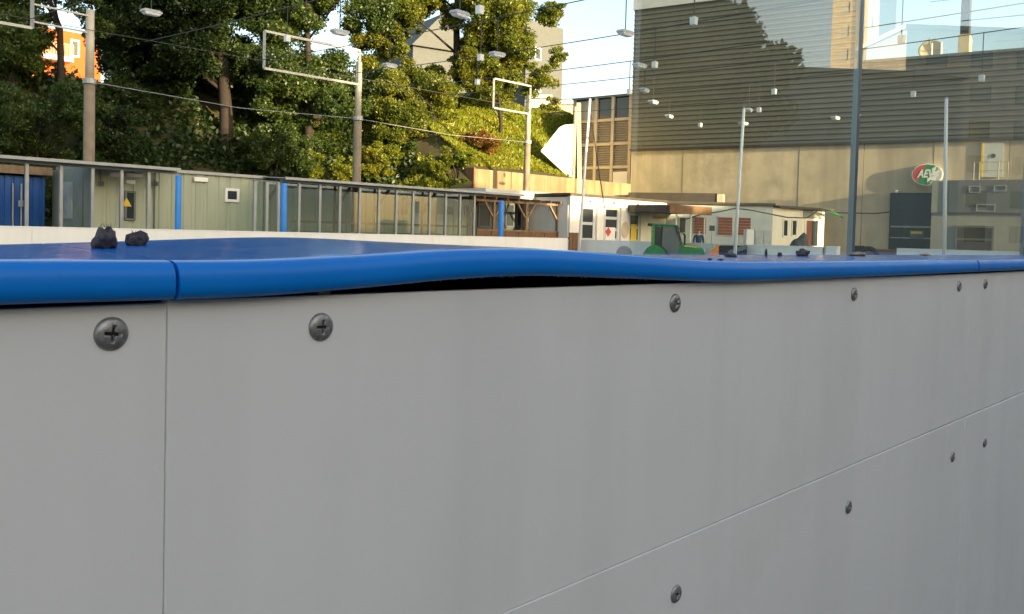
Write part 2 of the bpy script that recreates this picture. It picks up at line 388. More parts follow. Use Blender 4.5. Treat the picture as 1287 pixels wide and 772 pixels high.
PROF = [(-.008, -.030), (.003, -.0300), (.0125, -.0287), (.0160, -.0252), (.0170, -.0190), (.0164, -.0120), (.0146, -.0066), (.0108, -.0026), (.004, -.0006), (-.010, 0.0)] + \
       [(-.010 - .255 * k / 9, 0.0) for k in range(1, 10)] + [(-.2685, -.003), (-.2690, -.008), (-.2690, -.030), (-.262, -.030)]
def cap(t0, t1, dd, name='cap_rail'):
    m = MB(); n = max(4, int((t1 - t0) / .012)); P = len(PROF)
    for i in range(n + 1):
        t = t0 + (t1 - t0) * i / n; zf = 1.25 - crom(FX, FY, t) / 1000; zb = 1.25 - crom(BX, BY, t) / 1000
        for (d, h) in PROF:
            k = min(1, max(0, -d / .265)); m.v.append(NB.pt(tb(t), d + dd, zf * (1 - k) + zb * k + h))
    for i in range(n):
        for j in range(P):
            a = i * P + j; b = i * P + (j + 1) % P; m.f.append((a, b, b + P, a + P))
    m.f.append(tuple(range(P))); m.f.append(tuple(n * P + k for k in range(P - 1, -1, -1)))
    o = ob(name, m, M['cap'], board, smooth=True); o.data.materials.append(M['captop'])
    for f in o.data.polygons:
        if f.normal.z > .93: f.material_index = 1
    return o
tj = sA - .255 - .0005
c1 = cap(tj - 1.5, tj - .0012, -.0012); c2 = cap(tj + .0012, sB - .255 - .003, 0.0); c3 = cap(sB - .255 + .003, sB + LEN - .255, .001)
for o in (c1, c2, c3):
    e = o.modifiers.new('split', 'EDGE_SPLIT'); e.split_angle = math.radians(50)
# torn plastic burrs hanging from the lifted lip
m = MB()
for k in range(46):
    t = random.uniform(.26, .66); zf = 1.25 - crom(FX, FY, t) / 1000 - .0300
    p = NB.pt(tb(t), random.uniform(.003, .009), zf + .0004); l = random.uniform(.0008, .003); w = random.uniform(.0004, .0012)
    q = p + U * random.uniform(-.005, .005) - Z * l * .8 - V * random.uniform(-.001, .003)
    m.add([p - U * w, p + U * w, q, p - U * w - V * w, p + U * w - V * w], [(0, 1, 2), (3, 4, 2), (0, 3, 2), (1, 4, 2), (0, 1, 4, 3)])
ob('burr', m, M['burr'], c2, kind='stuff')
# a chip of packing left in the gap
m = MB(); s0, z0 = NB.sz(408, 366.5); m.box(NB, s0 - .006, s0 + .006, -.010, .001, z0 - .002, z0 + .002); ob('packing_chip', m, M['paleleaf'], board, bevel=.0008)

# litter on the cap: crumpled husks and leaf bits
def captop(t, d):
    k = min(1, max(0, -d / .265)); return (1.25 - crom(FX, FY, t) / 1000) * (1 - k) + (1.25 - crom(BX, BY, t) / 1000) * k
def litter(px, py, d, wpx, hpx, label, mt, name='dried_husk', squash=.8, seed=0, tuft=True, flat=False):
    r_ = random.Random(seed); fr = par(D0 - d); s, z = fr.sz(px, py); t = s - .255; z = captop(t, d); base = fr.pt(s, 0, z)
    sc = (base - EYE).length / F; w = wpx * sc / 2; h = hpx * sc
    bm = bmesh.new(); bmesh.ops.create_icosphere(bm, subdivisions=3, radius=1)
    ph = [r_.uniform(0, 6.28) for _ in range(9)]
    for q in bm.verts:
        c = q.co.copy(); n = .95 + .16 * math.sin(3.1 * c.x + ph[0]) * math.sin(2.7 * c.z + ph[1]) + .13 * math.sin(6 * c.y + ph[2] + 2 * c.z) + .10 * math.sin(9 * c.x + ph[3]) * math.sin(8 * c.z + ph[4])
        if c.z > .55: n -= .32 * max(0, math.sin(4 * math.atan2(c.y, c.x) + ph[5]))
        if c.z < -.55: c.z = -.55
        q.co = Vector((c.x * n * w, c.y * n * w * squash, (c.z * (1 if flat else n) + .55) * h / 1.62))
    me = bpy.data.meshes.new(name)
    if tuft:
        for k in range(5):
            a = r_.uniform(0, 6.28); p = Vector((math.cos(a) * w * .45, math.sin(a) * w * .4, h * .86)); q = p + Vector((r_.uniform(-.25, .25) * w, r_.uniform(-.2, .2) * w, h * r_.uniform(.10, .24)))
            x = Vector((w * .05, 0, 0)); y = Vector((0, w * .05, 0)); vs = [bm.verts.new(c) for c in (p - x, p + x, p + y, q)]
            for f in ((0, 1, 3), (1, 2, 3), (2, 0, 3)): bm.faces.new([vs[i] for i in f])
    bm.to_mesh(me); bm.free(); me.materials.append(M[mt]); me.polygons.foreach_set('use_smooth', [True] * len(me.polygons))
    o = bpy.data.objects.new(name, me); COL.objects.link(o); o.location = base; o.rotation_euler.z = r_.uniform(0, 6)
    return props(o, label, 'leaf litter', 'litter on the blue cap rail')
litter(131, 309, -.17, 32, 28, 'larger crumpled dark husk on the blue cap rail, left one', 'husk', seed=3)
litter(172, 307, -.20, 25, 17, 'smaller dark husk beside the larger one on blue cap rail', 'husk', seed=9)
litter(919, 319, -.16, 15, 5, 'flat dark leaf scrap on cap rail below the yellow implement', 'husk', 'leaf_scrap', 1, 5, False)
litter(963, 318, -.20, 6, 10, 'thin upright dark leaf scrap on the blue cap rail', 'husk', 'leaf_scrap', .5, 6)
litter(980, 318, -.20, 6, 5, 'tiny grey leaf crumb between two dark scraps on cap rail', 'husk', 'leaf_scrap', .8, 7, False)
litter(1009, 319, -.20, 17, 9, 'dark curled leaf scrap on cap rail left of the glass post', 'husk', 'leaf_scrap', .9, 8)
litter(1078, 320, -.20, 20, 5, 'pale curled leaf lying right of the glass post on cap rail', 'paleleaf', 'leaf_scrap', 1, 11, False)
litter(1163, 321.5, -.20, 11, 3, 'small orange brown leaf scrap at right on the cap rail', 'paleleaf', 'leaf_scrap', 1, 12, False)
litter(892, 331, -.012, 5, 2.5, 'tiny dark crumb on the front edge of cap rail', 'husk', 'leaf_scrap', 1, 13, False)
litter(905, 332, -.012, 7, 2.5, 'slightly longer dark crumb on the front edge of cap rail', 'husk', 'leaf_scrap', 1, 14, False)

# ------------------------------------------------------------------ glass screen on the near board
GD = .955; GF = par(GD); gm = [GF.S(1069.5), GF.S(1285)]; ga = GF.S(792)
scr = thing('glass_screen', GF.pt(gm[0], 0, 0), 'tall clear glass screen with grey posts standing on the near rink board', 'glass screen')
edges = [ga, gm[0], gm[1], gm[1] + (gm[1] - gm[0])]
for a, b in zip(edges[:-1], edges[1:]):
    m = MB(); m.box(GF, a + .006, b - .006, -.005, .005, 1.10, 3.05); ob('pane', m, M['glass'], scr)
for a in gm:
    m = MB(); m.box(GF, a - .010, a + .010, -.0075, .0075, 0, 3.08); ob('post', m, M['mullion'], scr, bevel=.002)

# unseen stand added behind the viewpoint to shade the near board
SF_ = Frame(TDZ(-7, -1.9, 0), U, V); st = thing('shade_blocker', SF_.pt(4, 0, 0), 'unseen stepped stand behind the viewpoint', 'blocker')
for k in range(4): m = MB(); m.box(SF_, 0, 9, -1.0 - k * .8, -.2 - k * .8, 0, .9 + k * .45); ob('step', m, M['wood'], st)
m = MB(); m.box(SF_, 0, 9, -3.5, -3.42, 0, 3.1); ob('rear_wall', m, M['wood'], st)
# ------------------------------------------------------------------ far rink boards
FBF = par(24); zfb = .5 * (FBF.zz(30, 284) + FBF.zz(700, 299.5))
far = thing('rink_board', FBF.pt(FBF.S(350), 0, 0), 'long white rink board on the far side below the bench shelters', 'rink board', 'rink boards')
a = FBF.S(-70); end = FBF.S(714); k = 0; L2 = (end - a) / 12
for k in range(12):
    m = MB(); m.box(FBF, a + k * L2 + .004, a + (k + 1) * L2 - .004, -.06, 0, .02, zfb - .035); ob('panel', m, M['far_panel'], far)
m = MB(); m.box(FBF, a, end, -.16, .012, zfb - .034, zfb); ob('top_rail', m, M['far_panel'], far, bevel=.01)
m = MB(); m.box(FBF, a, end, -.15, -.062, 0, zfb - .036); ob('back_frame', m, M['alu_dark'], far)
# end board
EA = G(729, 38); EF = Frame(EA, -V, -U); ze = .5 * (EF.zz(740, 302.3) + EF.zz(1000, 308))
endb = thing('rink_board', EF.pt(4, 0, 0), 'white rink board at the end, behind the green tractor', 'rink board', 'rink boards')
a, b = 0, EF.S(1034)
for k in range(5):
    m = MB(); L = (b - a) / 5; m.box(EF, a + k * L + .01, a + (k + 1) * L - .01, -.06, 0, .02, ze - .03); ob('panel', m, M['far_panel'], endb)
m = MB(); m.box(EF, a, b, -.14, .01, ze - .029, ze); ob('top_rail', m, M['far_panel'], endb, bevel=.01)
m = MB(); m.box(EF, a, b, -.13, -.062, 0, ze - .031); ob('back_frame', m, M['alu_dark'], endb)
endc = thing('rink_board', EF.pt(EF.S(1200), 0, 0), 'greyish rink board seen through the glass below the dark annex', 'rink board', 'rink boards')
a, b = EF.S(1127), EF.S(1330)
for k in range(3):
    m = MB(); L = (b - a) / 3; m.box(EF, a + k * L + .01, a + (k + 1) * L - .01, -.06, 0, .02, EF.zz(1200, 314)); ob('panel', m, M['far_panel'], endc)
m = MB(); m.box(EF, EF.S(1038), EF.S(1052), -.3, 0, 0, EF.zz(1045, 309.5)); ob('white_crate', m, M['whitepaint'], bevel=.01, label='small white box standing in the gap of the end rink board', cat='box')
# gate post of brown timber
gp = thing('timber_gate', FBF.pt(FBF.S(721), 0, 0), 'brown timber gate panel between two white rink boards', 'gate')
m = MB(); a, b = FBF.S(716), FBF.S(728); zz_ = FBF.zz(721, 292.5)
for k in range(3):
    m = MB(); m.box(FBF, a + (b - a) * k / 3 + .01, a + (b - a) * (k + 1) / 3 - .01, -.05, 0, 0, zz_); ob('plank', m, M['woodbrown'], gp)
for q in (.2, zz_ - .3):
    m = MB(); m.box(FBF, a, b, -.10, -.052, q, q + .1); ob('batten', m, M['woodbrown'], gp)
# blue padded posts
for px, yt, lab in ((224.5, 220, 'blue padded post left, before the cream cabin'), (357, 230, 'blue padded post at the left end of the long glazed shelter'), (630.5, 252, 'blue padded post in front of the timber pergola')):
    s, zt = FBF.sz(px, yt); r = .085 if px < 300 else .10; fr2 = par(24.4)
    s, zt = fr2.sz(px, yt)
    t = thing('padded_post', fr2.pt(s, 0, 0), lab, 'post', 'blue padded posts at the far boards')
    ob('padding', MB().lathe(fr2.pt(s, 0, .05), Z, [(0, r * .9), (.02, r), (zt - .09, r), (zt - .06, r * .9)], 16), M['bluepost'], t, smooth=True)
    ob('core', MB().lathe(fr2.pt(s, 0, 0), Z, [(0, r * .5), (zt - .02, r * .5)], 10), M['alu'], t)

# ------------------------------------------------------------------ bench shelters on the far side
def shelter(label, D, x0, x1, posts, zroof, depth, panes, slope_left=0):
    fr = par(D); a, b = fr.S(x0), fr.S(x1)
    t = thing('bench_shelter', fr.pt((a + b) / 2, 0, 0), label, 'shelter', 'bench shelters behind the far boards')
    n = max(2, int((b - a) / 1.05)); w = (b - a) / n
    for k in range(n):                                   # roof sheets side by side, slightly tilted
        m = MB(); P = fr.pt; s0, s1 = a + k * w + .012, a + (k + 1) * w - .012
        m.hexa([P(s0, .25, zroof - .03), P(s1, .25, zroof - .03), P(s1, -depth, zroof + .10), P(s0, -depth, zroof + .10), P(s0, .25, zroof), P(s1, .25, zroof), P(s1, -depth, zroof + .13), P(s0, -depth, zroof + .13)])
        ob('roof_sheet', m, M['sheet'], t)
    m = MB(); m.box(fr, a, b, .252, .30, zroof - .07, zroof + .02); ob('gutter', m, M['alu'], t)
    m = MB(); m.box(fr, a, b, -.04, .04, zroof - .16, zroof - .06); ob('front_beam', m, M['alu_dark'], t)
    k = a + .3
    while k < b:
        m = MB(); m.bar(fr.pt(k, .2, zroof - .05), fr.pt(k, -depth, zroof + .07), .06, .05); ob('rafter', m, M['alu_dark'], t); k += 1.05
    sp = [fr.S(x) for x in posts]
    for s in sp:
        m = MB(); m.box(fr, s - .045, s + .045, -.05, .05, 0, zroof - .16); ob('post', m, M['alu'], t)
    if panes:
        for s0, s1 in zip(sp[:-1], sp[1:]):
            m = MB(); m.box(fr, s0 + .05, s1 - .05, -.008, .008, .9, zroof - .35); ob('pane', m, M['glass_old'], t)
        m = MB(); m.box(fr, sp[0], sp[-1], -.02, .02, .82, .89); ob('lower_rail', m, M['alu_dark'], t)
    return t, fr, a, b
F27 = par(27); zc = .5 * (F27.zz(30, 198) + F27.zz(200, 211.5)); zc2 = .5 * (F27.zz(380, 225) + F27.zz(620, 243))
shelter('grey flat canopy on slim posts at far left before the blue container', 27, -60, 221, [-8, 33, 76, 115.5, 152, 186], zc, 1.7, False)
t2, fr2, a2, b2 = shelter('long glazed bench shelter with a grey roof and many slim posts', 27, 352, 652, [349, 375, 401, 426, 451, 475, 497, 518, 539, 559, 577, 595], zc2, 2.3, True)
for x in (330, 420, 470, 530, 590):                     # diagonal timber struts and a bench inside
    s = par(28.6).S(x); m = MB(); p = par(28.6); m.bar(p.pt(s, 0, zc2 - 1.0), p.pt(s + .75, 0, zc2 - .05), .09); m.bar(p.pt(s, 0, 0), p.pt(s, 0, zc2 - .02), .09); ob('strut', m, M['wood'], t2)
p = par(28.3)
for zz_, d in ((.78, 0), (1.05, -.35), (1.45, -.4)):
    m = MB(); m.box(p, p.S(372), p.S(600), d - .02 if zz_ > 1 else -.2, d + .02 if zz_ > 1 else .2, zz_, zz_ + .10 if zz_ > 1 else zz_ + .04); ob('bench_slat', m, M['wood'], t2)
# left end of that shelter: a glass return
gl = thing('glass_partition', par(27).pt(par(27).S(335), 0, 0), 'greenish glass partition left of the long glazed shelter', 'glass partition')
p = par(27)
for x0, x1 in ((320, 334), (335, 348)):
    m = MB(); m.box(p, p.S(x0) + .04, p.S(x1) - .04, -.01, .01, .85, p.zz(335, 231)); ob('pane', m, M['glass_old'], gl)
for x in (319.5, 334.5):
    m = MB(); m.box(p, p.S(x) - .05, p.S(x) + .05, -.05, .05, 0, p.zz(335, 229)); ob('post', m, M['alu'], gl)
m = MB(); m.box(p, p.S(317), p.S(349), -.03, .03, p.zz(335, 229), p.zz(335, 227)); ob('head_rail', m, M['alu_dark'], gl)

# ------------------------------------------------------------------ cabins
def ribbed(fr, a, b, z0, z1, d, pitch, dep=.03):        # standing-seam / corrugated wall face
    m = MB(); s = a; P = fr.pt; pts = []
    while s < b:
        for ds, dd in ((0, 0), (pitch * .62, 0), (pitch * .70, -dep), (pitch * .92, -dep)): pts.append((min(s + ds, b), d + dd))
        s += pitch
    pts.append((b, d))
    n = len(pts)
    for z in (z0, z1):
        for q in pts: m.v.append(P(q[0], q[1], z))
    for i in range(n - 1): m.f.append((i, i + 1, n + i + 1, n + i))
    return m
C1 = par(28.3); a, b = C1.S(117), C1.S(330); zr = .5 * (C1.zz(150, 213) + C1.zz(300, 222))
cab = thing('cabin', C1.pt((a + b) / 2, 0, 0), 'cream ribbed cabin with small dark window behind the left canopy', 'cabin')
ob('wall', ribbed(C1, a, b, 0, zr, 0, .42), M['cream'], cab)
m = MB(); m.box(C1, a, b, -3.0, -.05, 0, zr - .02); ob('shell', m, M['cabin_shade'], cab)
m = MB(); m.box(C1, a - .05, b + .05, -3.05, .10, zr, zr + .10); ob('roof', m, M['alu'], cab)
def window(fr, x0, y0, x1, y1, par_, fm, gm_, fw=.06, d=.0, name='window', bars=0):
    s0, zb = fr.sz(x0, y1); s1, zt = fr.sz(x1, y0); zb = fr.zz((x0+x1)/2, y1); zt = fr.zz((x0+x1)/2, y0)
    m = MB(); P = fr
    m.box(P, s0, s1, d - .05, d + .03, zt - fw, zt); m.box(P, s0, s1, d - .05, d + .03, zb, zb + fw)
    m.box(P, s0, s0 + fw, d - .05, d + .03, zb + fw, zt - fw); m.box(P, s1 - fw, s1, d - .05, d + .03, zb + fw, zt - fw)
    for k in range(bars): zc_ = zb + (zt - zb) * (k + 1) / (bars + 1); m.box(P, s0 + fw, s1 - fw, d - .05, d + .02, zc_ - fw / 2, zc_ + fw / 2)
    w = ob(name, m, M[fm], par_)
    m = MB(); m.box(P, s0 + fw * .9, s1 - fw * .9, d - .045, d + .004, zb + fw * .9, zt - fw * .9); ob('pane', m, M[gm_], w)
    return w, s0, s1, zb, zt
w, *_ = window(C1, 156, 240, 170, 277, cab, 'alu_dark', 'darkglass', d=.03)
s, z = C1.sz(158, 254); m = MB(); m.prism([C1.pt(s - .16, .065, z - .14), C1.pt(s + .16, .065, z - .14), C1.pt(s, .065, z + .14)], C1.n * .006); ob('warning_triangle', m, M['yellow'], w)
window(C1, 282, 237, 300, 254, cab, 'whitepaint', 'darkglass', d=.03, fw=.09)
for x0, y0, x1, y1 in ((137, 216.5, 149, 222), (157, 217.5, 177, 222), (157, 226, 168, 231), (242, 222.5, 259, 228)):
    s0, s1 = C1.S(x0), C1.S(x1); m = MB(); m.box(C1, s0, s1, .0, .10, C1.zz(x0, y1), C1.zz(x0, y0)); ob('strip_light', m, M['whitepaint'], cab, bevel=.01)
for x in (125, 194): 
    s, z = C1.sz(x, 228); m = MB(); m.tube([C1.pt(s, .05, z + .35), C1.pt(s, .08, z)], .02, 6); m.cbox(C1.pt(s, .12, z - .08), .12, .12, .14); ob('wall_lamp', m, M['alu_dark'], cab)
m = MB(); s, z0 = C1.sz(193, 285); m.tube([C1.pt(s, .05, .5), C1.pt(s, .05, C1.zz(193, 225))], .025, 6); ob('downpipe', m, M['alu_dark'], cab)
SF = Frame(C1.pt(a, 0, 0), V, -U)                       # left side wall of the cabin, running away
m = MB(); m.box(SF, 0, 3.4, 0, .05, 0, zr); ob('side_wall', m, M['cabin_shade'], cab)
m = MB(); sA_, zA = SF.sz(93, 275); sB_, zB = SF.sz(79, 229); m.box(SF, min(sA_, sB_), max(sA_, sB_), .05, .08, SF.zz(86, 275), SF.zz(86, 229)); ob('side_door', m, M['sheet'], cab)
C2 = par(29.9); a, b = C2.S(326), C2.S(606); zr2 = zc2 - .12
cab2 = thing('cabin', C2.pt((a + b) / 2, 0, 0), 'long pale cabin wall behind the glazed bench shelter', 'cabin')
ob('wall', ribbed(C2, a, b, 0, zr2, 0, .5), M['cream'], cab2)
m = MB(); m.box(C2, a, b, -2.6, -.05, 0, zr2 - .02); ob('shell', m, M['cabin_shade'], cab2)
m = MB(); m.box(C2, a - .05, b + .05, -2.7, .08, zr2, zr2 + .09); ob('roof', m, M['sheet'], cab2)
for q in ((497, 252, 508, 268), (560, 259, 569, 270), (583, 258, 594, 271), (505, 246, 512, 270)): window(C2, *q, cab2, 'alu_dark', 'darkglass', d=.03)
for x0, x1 in ((514, 527), (548, 556)):
    m = MB(); m.box(C2, C2.S(x0), C2.S(x1), .0, .04, 0, 2.05); ob('door', m, M['greywhite'], cab2)
C3 = par(31.3); a, b = C3.S(-70), C3.S(56)
blu = thing('shipping_container', C3.pt((a + b) / 2, 0, 0), 'blue metal container with locking bars behind the left canopy', 'container')
zt_ = C3.zz(20, 221)
ob('wall', ribbed(C3, a, b, .1, zt_, 0, .28, .04), M['bluebox'], blu)
m = MB(); m.box(C3, a, b, -2.4, -.06, .1, zt_ - .01); ob('shell', m, M['bluebox'], blu)
for x in (15.5, 26): m = MB(); m.tube([C3.pt(C3.S(x), .05, .3), C3.pt(C3.S(x), .05, zt_ - .25)], .03, 6); ob('lock_bar', m, M['alu'], blu)
m = MB(); s, z = C3.sz(26, 256); m.cbox(C3.pt(s, .08, z), .14, .14, .2); ob('lock_box', m, M['alu'], blu)
m = MB(); m.box(C3, a, C3.S(62), -2.5, .25, zt_ + .06, zt_ + .32); ob('roof_board', m, M['wood'], blu)

# ------------------------------------------------------------------ timber pergola and the flat-roofed kiosk behind it
PG = par(27.2); a, b = PG.S(597), PG.S(713)
per = thing('pergola', PG.pt((a + b) / 2, 0, 0), 'brown timber pergola with Y-braced posts left of the clubhouse', 'pergola')
zb_ = .5 * (PG.zz(610, 250.5) + PG.zz(700, 256.5))
m = MB(); m.box(PG, a, b, -.06, .06, zb_ - .10, zb_); ob('beam', m, M['wood'], per)
for x in (620, 660.5, 700):
    s = PG.S(x); m = MB(); m.box(PG, s - .065, s + .065, -.058, .058, 0, zb_ - .102); o = ob('post', m, M['wood'], per)
    for q in (-1, 1):
        m = MB(); m.bar(PG.pt(s + q * .05, 0, zb_ - .75), PG.pt(s + q * .58, 0, zb_ - .10), .085); ob('brace', m, M['wood'], o)
k = a + .2
while k < b:
    m = MB(); m.box(PG, k - .04, k + .04, -2.2, .35, zb_ + .003, zb_ + .11); ob('rafter', m, M['woodbrown'], per); k += .72
zrail = .5 * (PG.zz(610, 288) + PG.zz(700, 291)); nb = 7
for k in range(nb):
    m = MB(); w = (b - a) / nb; m.box(PG, a + k * w + .015, a + (k + 1) * w - .015, .065, .10, .25, zrail - .07); ob('plank', m, M['woodbrown'], per)
m = MB(); m.box(PG, a, b, .03, .13, zrail - .066, zrail); ob('hand_rail', m, M['wood'], per)
KF = par(29.6); a, b = KF.S(592), KF.S(713)
kio = thing('kiosk', KF.pt((a + b) / 2, 0, 0), 'dark kiosk front under a grey flat roof, behind the timber pergola', 'kiosk')
zk0, zk1 = .5 * (KF.zz(620, 251) + KF.zz(700, 253)), .5 * (KF.zz(620, 240) + KF.zz(700, 244))
m = MB(); m.box(KF, a, b, -1.2, 0, 0, zk0); ob('wall', m, M['annex'], kio)
m = MB(); m.box(KF, a - .1, b, -1.3, 1.0, zk0 + .01, zk1); ob('roof', m, M['palewall'], kio)
for x0, x1, mt in ((600, 616, 'gate'), (634, 646, 'darkglass'), (648, 664, 'darkglass'), (668, 690, 'darkglass'), (692, 710, 'gate')):
    window(KF, x0, 256, x1, 286, kio, 'annex', mt, fw=.08, d=.03)
m = MB(); s = KF.S(707); m.cbox(KF.pt(s, 1.1, zk1 - .18), .3, .3, .36); ob('floodlight', m, M['sheet'], kio)

# ------------------------------------------------------------------ retaining wall above the clubhouse
RW = par(31); a, b = RW.S(595), RW.S(791); zw1 = .5 * (RW.zz(600, 212) + RW.zz(785, 231)); zw0 = 2.4
rw = thing('retaining_wall', RW.pt((a + b) / 2, 0, 0), 'sunlit board-marked concrete retaining wall below the grassy slope', 'wall')
n = 5
for k in range(n):
    w = (b - a) / n; m = MB(); m.box(RW, a + k * w + .012, a + (k + 1) * w - .012, -.35, 0 + .01 * (k % 2), 0, zw1); ob('concrete_panel', m, M['retain'], rw)
m = MB(); m.box(RW, a - .12, a - .02, -.6, .06, 0, zw1 + .05); ob('end_pier', m, M['woodbrown'], rw)

q0, q1 = HC0, HC1; nn = Vector((q1.y - q0.y, q0.x - q1.x, 0)).normalized()
m = MB(); m.prism([q0 - Z * .3, q1 - Z * .3, q1 + Z * 9.7, q0.lerp(q1, .45) + Z * 9.4, q0 + Z * 4.3], nn * .25); ob('return_wall', m, M['beige'], label='pale return wall closing the slope beside the louvred building', cat='wall')
# ------------------------------------------------------------------ clubhouse
CB = par(26.5); a, b = CB.S(714), CB.S(835)
club = thing('clubhouse', CB.pt((a + b) / 2, 0, 0), 'low white clubhouse with tall windows and brown flat awning', 'clubhouse')
zp = .5 * (CB.zz(725, 246) + CB.zz(830, 255.5))
zb2 = zp - .42
m = MB(); m.box(CB, a, b, -6, -.05, 0, zp - .05); ob('wall', m, M['white'], club)
m = MB(); m.box(CB, a, b, -.1, .10, zb2, zp); ob('parapet', m, M['white'], club)
m = MB(); m.box(CB, a - .1, b + .1, -6.1, .16, zp + .003, zp + .13); ob('roof', m, M['roofdark'], club)
for x0, x1 in ((714.5, 727.5), (749, 757), (779, 789), (804, 835)):
    m = MB(); m.box(CB, CB.S(x0), CB.S(x1), -.048, .06, 0, zb2 - .003); ob('pier', m, M['white'], club)
w, s0, s1, zb_, zt_ = window(CB, 729, 259, 748, 303, club, 'greywhite', 'darkglass', fw=.14, d=-.02, bars=1)
w, s0, s1, zb_, zt_ = window(CB, 758, 260, 778, 303, club, 'greywhite', 'darkglass', fw=.14, d=-.02, bars=2)
z1_ = CB.zz(768, 286); m = MB(); m.box(CB, s0 + .14, s1 - .3, .0, .03, 0, z1_); pn = ob('poster', m, M['whitepaint'], w)
c = CB.pt(CB.S(763.5), .035, CB.zz(763.5, 291.5)); h = .24
m = MB(); m.prism([c + CB.e * h, c + Z * h, c - CB.e * h, c - Z * h], CB.n * .01); ob('red_emblem', m, M['red'], w)
m = MB(); c = CB.pt(CB.S(784), .065, CB.zz(784, 289))
m.prism([c + CB.e * .30 * math.cos(k * math.pi / 14) + Z * .42 * math.sin(k * math.pi / 14) for k in range(28)], CB.n * .03); ob('oval_plaque', m, M['beige'], club)
w, s0, s1, zb_, zt_ = window(CB, 789.5, 268, 804, 304, club, 'greywhite', 'darkglass', fw=.12, d=-.02, name='door', bars=1)
m = MB(); m.box(CB, s0 + .18, s1 - .25, .0, .02, 0, CB.zz(796, 282)); ob('yellow_panel', m, M['yellow'], w)
for x in (738, 768, 798, 825):
    s = CB.S(x); m = MB(); m.lathe(CB.pt(s, .10, zp - .2), CB.n, [(0, .06), (.06, .06), (.09, .03)], 8); ob('wall_lamp', m, M['alu_dark'], club)
# awning over the entrance
s0, s1 = CB.S(786), CB.S(838); za = CB.zz(800, 258.5)
m = MB(); m.box(CB, s0, s1, .11, 2.6, za - .34, za); aw = ob('awning', m, M['roofdark'], club)
m = MB(); m.box(CB, s0 - .06, s1 + .06, 2.605, 2.66, za - .40, za + .02); ob('fascia', m, M['woodbrown'], aw)
for k in (.25, .6, .95):
    m = MB(); p = CB.pt(s0 + (s1 - s0) * k, 2.4, 0); m.tube([p, p + Z * (za - .345)], .035, 8); ob('awning_post', m, M['whitepaint'], club)
m = MB(); m.cbox(CB.pt(CB.S(822), .2, CB.zz(822, 273)), .9, .2, .14); ob('entrance_lamp', m, M['yellow'], club)
# grey wing, facing the rink
QA, QB = G(835, 47), G(970, 46.5); CQ = Frame.ab(QA, QB); Lq = (QB - QA).length
zq = .5 * (CQ.zz(850, 256) + CQ.zz(960, 259))
wing = thing('clubhouse_wing', CQ.pt(Lq / 2, 0, 0), 'pale grey clubhouse wing with red-brown shutters behind the tractor', 'clubhouse')
m = MB(); m.box(CQ, 0, Lq, -4, 0, 0, zq); ob('wall', m, M['greywhite'], wing)
m = MB(); m.box(CQ, -.1, Lq + .1, -4.1, .18, zq + .003, zq + .13); ob('roof', m, M['roofdark'], wing)
for x0, y0, x1, y1 in ((872, 273, 886.5, 294), (902, 273, 919.5, 295.5), (926.5, 273.5, 942.5, 295.5)):
    s0, s1 = CQ.S(x0), CQ.S(x1); z0, z1 = CQ.zz(x0, y1), CQ.zz(x0, y0); t = 6
    m = MB(); m.box(CQ, s0 - .05, s1 + .05, .0, .03, z0 - .05, z1 + .05); fr_ = ob('window_frame', m, M['greywhite'], wing)
    for k in range(t):
        h = (z1 - z0) / t; m = MB(); m.box(CQ, s0, s1, .035, .06, z0 + k * h + .008, z0 + (k + 1) * h - .008); ob('shutter_slat', m, M['shutter'], fr_)
window(CQ, 852, 272, 863.5, 294, wing, 'greywhite', 'darkglass', fw=.08, d=.02)
# white end of the clubhouse
XA, XB = G(970, 46.5), G(1035, 49.5); CX = Frame.ab(XA, XB); Lx = (XB - XA).length; zx = .5 * (CX.zz(980, 261) + CX.zz(1025, 265))
endw = thing('clubhouse_end', CX.pt(Lx / 2, 0, 0), 'small white clubhouse end with two narrow windows and brown door', 'clubhouse')
m = MB(); m.box(CX, .012, Lx, -3, .0, 0, zx); ob('wall', m, M['white'], endw)
m = MB(); m.box(CX, .10, Lx + .4, -3.1, .35, zx + .003, zx + .12); ob('roof', m, M['roofdark'], endw)
window(CX, 983, 275.5, 990.5, 298, endw, 'white', 'darkglass', fw=.07, d=.02); window(CX, 994, 276, 1001.5, 297, endw, 'white', 'darkglass', fw=.07, d=.02)
w, s0, s1, zb_, zt_ = window(CX, 1010, 275, 1029, 312, endw, 'whitepaint', 'darkglass', fw=.12, d=.02, name='door')
m = MB(); m.box(CX, s0 + .13, s0 + .65, .03, .06, 0, zt_ - .13); ob('door_leaf', m, M['shutter'], w)
m = MB(); m.box(CX, CX.S(1008), CX.S(1031), .0, .04, zt_ + .02, zx - .02); ob('sign_board', m, M['annexlow'], endw)
m = MB(); p = CX.pt(CX.S(1036), .6, zx - .15); m.tube([p - CX.e * .9 + Z * .12, p, p + CX.e * .8 - Z * .2], [.03, .07, .03], 8); ob('folded_awning', m, M['tractor'], label='folded green awning at the corner of white clubhouse end', cat='awning')
# dark flat roof structure behind, on the clubhouse
m = MB(); p0, p1 = G(788, 50.5), G(899, 49); fq = Frame.ab(p0, p1); m.box(fq, 0, (p1 - p0).length, -1.5, 0, 2.6, fq.zz(800, 242)); ob('roof_parapet', m, M['roofdark'], label='dark brown roof parapet behind the clubhouse awning', cat='roof')
m = MB(); m.box(fq, fq.S(899.5), fq.S(907), -1.2, .05, 2.6, fq.zz(903, 244)); ob('chimney_block', m, M['beige'], label='small sunlit pale block at the end of dark roof parapet', cat='chimney')

